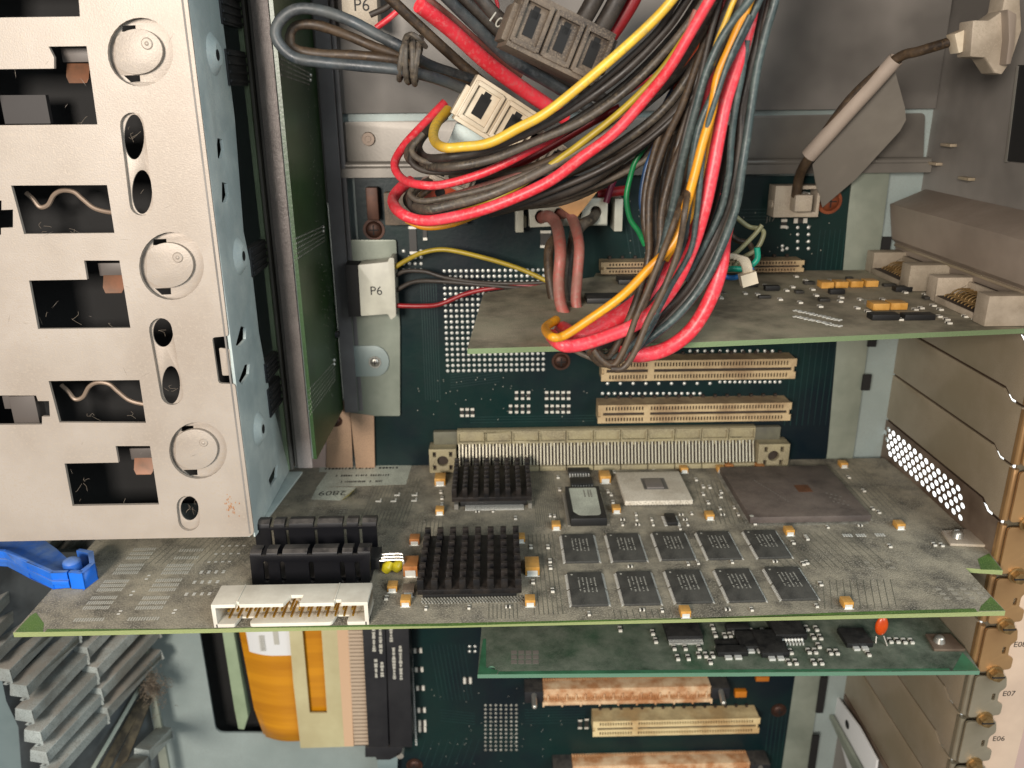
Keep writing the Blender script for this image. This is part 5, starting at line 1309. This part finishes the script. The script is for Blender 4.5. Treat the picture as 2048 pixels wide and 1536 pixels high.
# looping wires to the left
L = [
 ('upper yellow wire curling left over the cream plug', 'yel', 22, [(1350, -12), (1295, 55), (1198, 140), (1100, 221), (1040, 258), (978, 284), (925, 296), (888, 294), (868, 276, -80), (872, 248, -66), (896, 220, -56)], -116, -95),
 ('black wire hugging the underside of the upper yellow wire', 'blk', 19, [(1385, -12), (1330, 60), (1240, 150), (1130, 228), (1030, 280), (950, 305), (890, 316), (850, 312, -72), (836, 292, -62), (858, 262, -54), (890, 232, -48)], -108, -84),
 ('dusty grey wire, second below the upper yellow wire', 'dust', 19, [(1415, -12), (1360, 70), (1270, 165), (1170, 236), (1070, 286), (980, 318), (900, 334), (840, 330, -70), (814, 308, -60), (832, 276, -52), (876, 236, -46)], -104, -82),
 ('narrow red wire making the upper left hand bend', 'red', 19, [(1300, 150, -70), (1222, 205, -78), (1156, 243), (1081, 288), (978, 342), (893, 369), (842, 372), (803, 358, -74), (788, 330, -64), (808, 294, -56), (850, 245, -50), (890, 205, -46)], -90, -82),
 ('dusty grey wire in the middle of the left hand loops', 'dust', 21, [(1440, -12), (1392, 80), (1310, 190), (1210, 270), (1100, 334), (990, 382), (905, 408), (850, 418), (825, 408, -70), (828, 384, -58), (860, 362, -50)], -112, -84),
 ('dusty grey wire just above the lower yellow one', 'dust', 21, [(1462, -12), (1408, 100), (1330, 215), (1230, 292), (1120, 352), (1010, 398), (920, 420), (862, 428), (836, 424, -66), (815, 402, -56), (830, 380, -50)], -106, -80),
 ('lower yellow wire running between grey and red wires of the left loops', 'yelo', 15, [(1380, 60), (1320, 140), (1256, 212), (1165, 284), (1081, 345), (978, 402), (920, 428), (880, 440), (850, 440)], -116, -84),
 ('bright red wire of the lowest left hand loop', 'red', 25, [(1440, -30), (1383, 62), (1340, 135), (1295, 195), (1230, 266), (1165, 318), (1090, 368), (978, 414), (893, 436), (838, 438), (800, 424), (785, 400, -66), (798, 376, -56), (822, 362, -50)], -122, -80),
 ('black dusty wire directly under the bright red loop', 'blk', 25, [(1470, -12), (1420, 100), (1370, 200), (1300, 272), (1230, 330), (1170, 366), (1100, 392), (1030, 412), (980, 424)], -112, -78),
 ('thick black dusty wire, lowest of those sweeping left above the board', 'dust', 25, [(1478, 0), (1430, 120), (1370, 230), (1290, 310), (1210, 362), (1130, 396), (1060, 408)], -104, -70),
 ('dark wire in the crook of the left hand loops', 'brn', 20, [(1250, 250), (1180, 290), (1110, 318), (1040, 340), (960, 352), (900, 350)], -84, -64),
 ('dark red wire hidden among the dusty wires near the crossing', 'redd', 18, [(1240, 215), (1180, 248), (1120, 285), (1050, 320), (1000, 345)], -78, -66)]
for lab, c_, w_, pts, ya, yb in L: wire('wire', lab, c_, w_, pts, ya, yb, GL, lump=.02 if c_ in ('dust', 'brn') else 0)
wire('wire', 'orange wire peeking out under the lowest red loop', 'gold', 13, [(960, 428), (900, 452), (850, 452), (812, 440)], -70, group=GL)
# falling bundle
R_ = [
 ('dark red thick wire at the top centre of the falling bundle', 'redd', 34, [(1456, -20), (1440, 40), (1418, 110), (1408, 180), (1400, 260), (1392, 340)], -108, -100),
 ('bright red wire, longest vertical one in the falling bundle', 'red', 30, [(1510, -20), (1495, 50), (1474, 120), (1455, 200), (1438, 270), (1423, 342), (1404, 423), (1380, 500), (1340, 580), (1280, 640), (1210, 676), (1150, 692), (1118, 690), (1104, 672, -112)], -128, -134),
 ('broad red wire curving through the middle to the lower bend', 'red', 40, [(1425, 380), (1385, 470), (1340, 540), (1278, 605), (1213, 650), (1157, 675), (1125, 660, -104)], -112, -122),
 ('golden yellow wire alongside the bright red one', 'gold', 20, [(1500, 0), (1460, 90), (1438, 150), (1424, 220), (1406, 290), (1388, 350), (1372, 420), (1350, 478), (1300, 540), (1245, 592), (1180, 642), (1125, 674), (1100, 674), (1094, 655, -116), (1112, 640, -104)], -136, -140),
 ('second golden wire, shorter, tucked beside the first', 'gold', 16, [(1446, 150), (1434, 230), (1418, 300), (1398, 370), (1374, 450), (1330, 520)], -124, -120),
 ('glossy black wire with painted teal highlights, leftmost of the falling bundle', 'teal', 19, [(1510, -12), (1470, 40), (1440, 85), (1412, 150), (1390, 220), (1376, 280), (1362, 340), (1348, 400), (1330, 470), (1320, 520)], -138, -126),
 ('glossy black wire with painted teal highlights next to the leftmost glossy one', 'teal', 18, [(1525, -12), (1490, 60), (1452, 130), (1425, 195), (1402, 250), (1390, 310), (1382, 370), (1376, 440), (1366, 500), (1345, 560), (1305, 640), (1270, 700)], -134, -130),
 ('outermost right black wire of the bundle with painted teal highlights', 'teal', 19, [(1552, -15), (1534, 60), (1518, 130), (1506, 200), (1496, 270), (1484, 340), (1470, 410), (1448, 480), (1410, 560), (1350, 635), (1280, 690), (1225, 720)], -128, -126),
 ('black wire inside the outermost right one', 'blk', 22, [(1532, -15), (1516, 70), (1498, 150), (1486, 220), (1478, 290), (1464, 370), (1444, 440), (1414, 510), (1370, 580), (1310, 640), (1250, 690)], -122, -120),
 ('slim black wire with painted teal highlights right of the bright red wire', 'teal', 15, [(1494, 80), (1484, 150), (1474, 210), (1465, 280), (1456, 350), (1440, 420), (1412, 490), (1370, 560)], -130, -122),
 ('black wire filling the middle of the bundle', 'blk', 24, [(1486, -10), (1466, 80), (1450, 170), (1440, 260), (1432, 340), (1416, 420), (1385, 500), (1335, 580), (1270, 650), (1210, 692)], -114, -114),
 ('broad black wire crossing the lower middle of the bundle', 'blk', 28, [(1450, 250), (1436, 350), (1410, 440), (1370, 520), (1315, 590), (1255, 650), (1200, 690), (1170, 700)], -118, -117),
 ('brown dusty wire falling left of the bundle', 'brn', 17, [(1430, 20), (1395, 130), (1366, 215), (1328, 295), (1300, 380), (1296, 450), (1300, 510), (1284, 570), (1255, 640), (1218, 712), (1192, 705)], -104, -128),
 ('second brown dusty wire, just right of the first brown one', 'brn', 17, [(1440, 60), (1402, 170), (1374, 260), (1344, 340), (1326, 420), (1322, 490), (1300, 580), (1268, 660), (1240, 720), (1205, 730), (1180, 705)], -108, -134),
 ('third brown dusty wire within the bundle', 'brn', 18, [(1400, 130), (1376, 220), (1350, 320), (1338, 400), (1344, 470), (1330, 540), (1290, 620), (1240, 680)], -102, -112),
 ('thin black wire crossing in front to the slot, left of two', 'brn', 14, [(1376, 300, -108), (1366, 370, -122), (1352, 430), (1326, 500), (1298, 570), (1276, 630), (1252, 690), (1226, 728), (1204, 722), (1186, 700)], -140, -142),
 ('thin black wire crossing in front to the slot, right of two', 'brn', 14, [(1398, 270, -106), (1384, 340, -122), (1372, 410), (1356, 500), (1328, 580), (1298, 640), (1272, 700), (1244, 734), (1222, 738)], -142, -144),
 ('fat bright red wire forming the lowest right loop', 'red', 33, [(1466, 300, -100), (1462, 400, -108), (1448, 475, -116), (1440, 530), (1420, 600), (1384, 658), (1336, 698), (1284, 712), (1240, 706)], -120, -126),
 ('green wire bulging out left of the bundle', 'grn', 12, [(1330, 225), (1300, 280), (1272, 318), (1258, 355), (1254, 395), (1262, 435), (1276, 462), (1290, 490)], -92, -90),
 ('blue wire beside the green one', 'blu', 12, [(1350, 200), (1325, 260), (1306, 300), (1292, 345), (1284, 400), (1290, 450), (1296, 490)], -96, -94),
 ('orange wire glimpsed above the green wire', 'ora', 10, [(1360, 170), (1335, 212), (1310, 250), (1296, 270)], -88, -80),
 ('reddish orange wire deep in the upper bundle', 'ora', 14, [(1432, 20), (1402, 85), (1378, 130), (1350, 180)], -100, -94),
 ('dark blue wire at the top between yellow and red', 'blu', 14, [(1428, -15), (1404, 50), (1380, 110), (1352, 170), (1320, 230)], -98, -92),
 ('pale yellow wire at the top right of the dark red wire', 'yel', 12, [(1480, -15), (1450, 40), (1432, 90), (1424, 130)], -132, -128),
 ('narrow pinkish red wire in the upper middle of the bundle', 'pink', 14, [(1392, 20), (1368, 80), (1342, 130), (1310, 175), (1280, 210)], -104, -100),
 ('short yellow wire at the top centre', 'yelo', 12, [(1378, -15), (1350, 30), (1335, 55)], -104, -100)]
for lab, c_, w_, pts, ya, yb in R_: wire('wire', lab, c_, w_, pts, ya, yb, GR, lump=.02 if c_ in ('brn',) else 0)
for k in range(5):
    x_ = 1300+k*16; wire('wire', ('dusty brown wire, %s of five bunched above the lower bend' % ('first from left', 'second from left', 'middle', 'fourth from left', 'rightmost')[k]), 'dust' if k % 2 else 'brn', 15,
         [(1380+k*10, 150), (x_+24, 260), (x_-6, 360), (x_-12, 440), (x_-2, 520), (x_-30, 600), (x_-70, 665), (1190+k*6, 700)], -98+k*2, -110, 'dusty wires bunched above the lower bend')
more = [('thin dusty wire, upper of those between yellow and red in the left loops', 'dust', [(1398, -12), (1345, 68), (1256, 165), (1150, 240), (1050, 286), (965, 312), (895, 326), (845, 322), (824, 300), (846, 268)], -100, -74),
        ('thin black wire just over the narrow red left hand bend', 'blk', [(1420, 20), (1340, 110), (1250, 190), (1160, 250), (1060, 300), (970, 330), (900, 344), (850, 342), (820, 322), (828, 292)], -96, -72),
        ('thin dusty wire under the narrow red left hand bend', 'dust', [(1440, 40), (1370, 140), (1280, 220), (1190, 285), (1090, 334), (990, 372), (900, 394), (846, 400), (822, 390), (830, 370)], -100, -74),
        ('thin brown wire nested in the lower left loop', 'brn', [(1450, 80), (1390, 180), (1300, 260), (1200, 320), (1100, 364), (1000, 396), (910, 412), (856, 412), (840, 396), (862, 376)], -104, -72),
        ('thin black wire above the lowest bright red loop', 'blk', [(1458, 60), (1400, 170), (1320, 260), (1220, 330), (1120, 376), (1010, 414), (920, 430), (860, 430), (826, 416), (820, 396)], -110, -76),
        ('thin dusty wire sweeping left, second from the bottom', 'dust', [(1470, 60), (1420, 170), (1350, 270), (1270, 330), (1180, 376), (1090, 404), (1010, 420)], -108, -74),
        ('thin black wire along the top right edge of the upper yellow one', 'blk', [(1366, -12), (1312, 62), (1216, 150), (1120, 226), (1040, 268)], -110, -98),
        ('thin pinkish wire deep among the left loops', 'pink', [(1340, 150), (1260, 220), (1160, 290), (1060, 340), (960, 376), (880, 398)], -84, -66)]
for lab, c_, pts, ya, yb in more: wire('wire', lab, c_, 13, pts, ya, yb, GL, lump=.02)
more = [('thin black wire left of the golden wire in the falling bundle', 'blk', [(1444, -12), (1420, 80), (1396, 170), (1372, 250), (1356, 330), (1346, 410), (1336, 480), (1310, 560), (1270, 640), (1230, 700)], -112, -124),
        ('thin black wire with painted teal highlights crossing the golden wire', 'teal', [(1500, 30), (1462, 110), (1434, 190), (1412, 270), (1400, 350), (1396, 430), (1380, 500), (1346, 570), (1300, 650), (1250, 705)], -140, -132),
        ('thin dusty wire in the shadow left of the bundle', 'dust', [(1420, 60), (1380, 160), (1344, 260), (1314, 350), (1306, 430), (1312, 500), (1296, 580), (1262, 660), (1226, 722)], -100, -118),
        ('thin black wire close to the outer right side', 'blk', [(1542, -12), (1526, 70), (1510, 150), (1496, 240), (1486, 330), (1466, 420), (1430, 510), (1380, 590), (1310, 660), (1250, 704)], -126, -124),
        ('thin brown wire trailing below the lower bend', 'brn', [(1340, 600), (1290, 660), (1240, 700), (1200, 716), (1160, 704), (1130, 690)], -118, -110),
        ('thin grey wire looping under the lower bend', 'dust', [(1310, 640), (1260, 690), (1214, 722), (1176, 716), (1140, 696)], -124, -112)]
for lab, c_, pts, ya, yb in more: wire('wire', lab, c_, 12, pts, ya, yb, GR, lump=.02)
# power plug and its dusty wires
t = thing('power_plug', 'white three hole power plug latched into the board', 'power plug', tuple(AY(1140, 430, -16)))
P0 = pY([(1056, 402), (1216, 396), (1214, 448), (1060, 455)], -20)
hl = [ellpx(1082, 434, 12, 14, -20, 18), ellpx(1118, 428, 10, 12, -20, 18), ellpx(1192, 424, 11, 12, -20, 18), ellpx(1155, 426, 9, 11, -20, 18)]
B().plate(P0, hl, 1, -20, 8).build('plug_body', 'plug_white', t, .4)
q = [(a_, c_) for a_, c_ in P0]; B().plate([(q[0][0]+1, q[0][1]-1), (q[1][0]-1, q[1][1]-1), (q[2][0]-1, q[2][1]+1), (q[3][0]+1, q[3][1]+1)], [], 1, -12, 2.5).build('plug_back', 'plug_white', t, .2)
GP = 'wires leaving the white power plug'
wire('wire', 'dusty pink wire from the left hole of the power plug', 'pink', 26, [(1080, 436, -13), (1096, 434, -26), (1114, 450, -34), (1120, 500), (1119, 560), (1124, 610), (1142, 645), (1175, 668), (1220, 676, -100)], -50, -80, GP, lump=.015)
wire('wire', 'dusty pink wire from the second hole of the power plug', 'pink', 24, [(1116, 430, -13), (1135, 428, -26), (1150, 448, -32), (1157, 490), (1154, 550), (1154, 605), (1164, 640), (1190, 662, -90)], -44, -70, GP, lump=.015)
wire('wire', 'dark dusty wire hanging between the two pink ones', 'dust', 20, [(1155, 428, -13), (1150, 450, -26), (1140, 500), (1137, 560), (1142, 610), (1160, 640), (1200, 660, -90)], -38, -60, GP)
wire('wire', 'brown dusty wire left of the pink power wires', 'brn', 22, [(1118, 470), (1100, 490), (1098, 540), (1108, 600), (1122, 640), (1150, 665, -90)], -34, -60, GP)
wire('wire', 'black dusty wire from the right hole of the power plug', 'dust', 24, [(1194, 424, -13), (1184, 436, -24), (1168, 446, -30), (1154, 462, -34)], -30, -30, GP)
# P6 wires
GQ = 'wires from the P6 plug to the centre'
wire('wire', 'slim yellow wire arching from the P6 plug over the dot grid', 'yelo', 10, [(786, 537), (812, 520), (844, 506), (893, 500), (974, 517), (1039, 537), (1088, 558), (1120, 575)], -10, -20, GQ)
wire('wire', 'upper slim black wire from the P6 plug', 'blk', 9, [(790, 552), (812, 544), (850, 545), (893, 556), (960, 565), (1040, 566), (1105, 564)], -8, -18, GQ)
wire('wire', 'lower slim black wire from the P6 plug', 'blk', 9, [(790, 582), (828, 565), (877, 562), (958, 571), (1040, 577), (1105, 580)], -8, -20, GQ)
wire('wire', 'slim red wire from the P6 plug', 'redd', 10, [(786, 611), (840, 614), (880, 608), (930, 590), (975, 577), (1040, 570), (1100, 574)], -10, -18, GQ)
# small tied harness
GS = 'thin wires of the small tied harness'
for lab, c_, w_, pts, y_ in (('cream wire of the small harness, upper', 'olive', 10, [(1462, 425), (1495, 452), (1520, 458), (1526, 470), (1512, 500), (1480, 520), (1462, 540)], -70), ('cream wire of the small harness, lower', 'olive', 10, [(1524, 450), (1508, 470), (1478, 502), (1458, 516)], -74),
                             ('dark wire of the small harness', 'brn', 12, [(1456, 460), (1470, 480), (1500, 490), (1510, 520), (1490, 540)], -66), ('teal green wire of the small harness', 'cyan', 13, [(1440, 538), (1465, 540), (1492, 536), (1512, 520), (1514, 495)], -76),
                             ('bright blue wire of the small harness', 'blub', 11, [(1440, 550), (1466, 555), (1490, 550), (1505, 535)], -78)): wire('wire', lab, c_, w_, pts, y_, y_, GS)
b = B()
for k in range(4): b.tube([AY(1452+k*7, 512+k*2, -84), AY(1472+k*7, 512+k*2, -84), AY(1486+k*5, 530+k*3, -84), AY(1490+k*3, 552, -82)], .8, 8, 4)
p = AY(1496, 557, -84); b.obox(p, ((1, 0, .3), (0, 1, 0), (-.3, 0, 1)), (2.8, 2, 2.2))
tag(b.build('cable_tie', 'molex_cream'), 'cream cable tie around the green and blue wires', 'cable tie')

# =================================================================== PLUGS IN THE TANGLE
def molex(name, label, cpx, y, ang, wd, ht, dp, mt, n=3, slotm='dark_void', tilt=0.0):
    c = AY(*cpx, y); ca, sa = math.cos(ang), math.sin(ang)
    X = Vector((ca, tilt, sa)).normalized(); Z = Vector((-sa, tilt*.5, ca)); Z = (Z-X*Z.dot(X)).normalized(); Y = Z.cross(X)
    t = thing(name, label, 'wire plug', tuple(c))
    b = B(); b.obox(c, (X, Y, Z), (wd/2, dp/2, ht/2))
    b.obox(c+X*(-wd/2-.6)+Z*(-ht*.1), (X, Y, Z), (1.0, dp/2*.8, ht*.32)); b.obox(c+X*(wd/2+.6)+Z*(ht*.1), (X, Y, Z), (1.0, dp/2*.8, ht*.32))
    for k in range(n):
        cc = c+X*(wd*((k+.5)/n-.5))-Y*(dp/2+.8); w2 = wd/n*.40
        for s_ in (-1, 1): b.obox(cc+X*s_*w2, (X, Y, Z), (.7, .9, ht*.40)); b.obox(cc+Z*s_*ht*.37, (X, Y, Z), (w2, .9, .8))
    b.obox(c-Z*(ht/2-.8)-Y*(dp/2+.5), (X, Y, Z), (wd/2, .6, .8))
    b.build('plug_body', mt, t, .35)
    b = B()
    for k in range(n):
        cc = c+X*(wd*((k+.5)/n-.5))-Y*(dp/2+.15); b.obox(cc, (X, Y, Z), (wd/n*.16, .1, ht*.22)); b.obox(cc+Z*ht*.2, (X, Y, Z), (wd/n*.1, .1, ht*.1))
    b.build('contact_slots', slotm, t)
    return t
molex('wire_plug', 'grimy grey brown plug with dark slots at the top centre', (1112, 82), -98, math.radians(-24), 31, 17, 12, 'molex_grime', 3, tilt=.2)
molex('wire_plug', 'cream plug with two slots inside the left hand loops', (990, 232), -66, math.radians(-32), 25, 17, 10, 'molex_cream', 2, tilt=.1)
t = thing('wire_plug', 'grey plug half hidden behind the upper yellow wire', 'wire plug', tuple(AY(930, 275, -50)))
B().prism([AY(a_, c_, -52) for a_, c_ in ((912, 245), (985, 270), (1060, 310), (1040, 345), (960, 330), (890, 300))], (0, 8, 0)).build('plug_body', 'steel', t, .5)
molex('wire_plug', 'pale pink grey plug below the cream plug behind the wires', (1085, 300), -50, math.radians(-35), 20, 12, 10, 'white_dusty', 2)
t = thing('wire_plug', 'orange plug behind the lower left loops', 'wire plug', tuple(AY(870, 375, -36)))
B().prism([AY(a_, c_, -40) for a_, c_ in ((842, 358), (930, 352), (934, 398), (848, 402))], (0, 12, 0)).build('plug_body', 'orange_disc', t, .6)
q = AY(880, 385, -40.3); B().cyl((q.x, -40.3, q.z), (q.x, -40, q.z), 2, 2).build('plug_hole', 'dark_void', t)
molex('wire_plug', 'pale grey plug above the orange plug', (905, 348), -50, math.radians(-25), 15, 9, 8, 'white_dusty', 2)
t = thing('plug_latch', 'tan plastic latch arm leaning over the white power plug', 'plug latch', tuple(AY(1165, 400, -30)))
b = B(); b.prism([AY(a_, c_, -30) for a_, c_ in ((1104, 404), (1142, 392), (1160, 398), (1208, 352), (1212, 362), (1152, 438))], (0, 4, 0)); b.build('arm', 'tan_clip', t, .4)
wire('wire', 'dark red wire behind the right end of the power plug', 'redd', 22, [(1195, 390), (1225, 384), (1258, 380)], -16, group=GL)
wire('wire', 'violet grey wire rising behind the power plug', 'vio', 14, [(1212, 405), (1222, 370), (1236, 340)], -22, group=GL)
# grey sleeved cable at the right
t = thing('sleeved_cable', 'dark cable in a grey sleeve with a folded grey flap, upper right', 'cable', tuple(AY(1700, 220, -30)))
Ys = -30
pth = [(1617, 312, -24), (1660, 264, -30), (1704, 215, -36), (1748, 167, -42), (1792, 118, -48)]
PP = [AY(*p) for p in pth]; R = [15.5*depth(q)/FPX for q in PP]
mat('sleeve', 'b0a092', .6, 0, '9d8f82', 40)
mat('flap', '8d877d', .65, 0, '817b72', 30)
B().tube(PP, R, 18, 6, caps=False).build('sleeve', 'sleeve', t)
PP2 = [AY(*p) for p in ((1592, 392, -12), (1600, 350, -16), (1622, 310, -24), (1700, 200, -36), (1790, 120, -48), (1840, 102, -56), (1905, 82, -64), (1945, 66, -68))]
B().tube(PP2, [10*depth(q)/FPX for q in PP2], 12, 6).build('cable_core', wmat('brn'), t)
fl = [AY(*p) for p in ((1625, 330, -22), (1700, 222, -33), (1790, 142, -44), (1810, 215, -30), (1812, 240, -24), (1800, 262, -20), (1712, 358, -8), (1645, 415, -4), (1632, 370, -12))]
b = B(); b.prism(fl, (0, .5, 0)); b.build('flap', 'flap', t, 0)
p = AY(1920, 82, -66); b = B(); b.obox(p, ((1, 0, .4), (0, 1, 0), (-.4, 0, 1)), (2.8, 3, 3.4)); b.build('tie', 'molex_cream', t, .5)
q = AY(1602, 405, -12); b = B(); b.obox(q, ((1, 0, 0), (0, 1, 0), (0, 0, 1)), (3.8, 3.5, 3.6)); b.build('end_plug', 'white_dusty', t, .8)
q = AY(1540, 408, -6); B().cyl(q, q+Vector((8, 1, 0)), 1.8, 2.2).build('side_lead', 'olive' if 'olive' in MATS else 'white_dusty', t)
t = thing('wall_plug', 'dusty cream plug hanging on the right wall at the top right corner', 'wire plug', tuple(AY(1985, 80, -72)))
b = B(); b.prism([AY(a_, c_, -74) for a_, c_ in ((1946, 40), (1978, 40), (2004, 22), (2012, -20), (2040, -20), (2044, 60), (2024, 120), (2004, 150), (1990, 146), (1970, 116), (1940, 114))], (0, 9, 0)); b.build('plug_body', 'conn_dim2', t, .8)
b = B(); b.prism([AY(a_, c_, -78) for a_, c_ in ((2016, 18), (2034, 28), (2030, 90), (2022, 128), (2012, 130), (2018, 80))], (0, 6, 0)); b.build('latch', 'rail_paint', t, .5)

# tidy helper keys
for o in bpy.data.objects:
    for k in ('_o', 'used'):
        if k in o: del o[k]
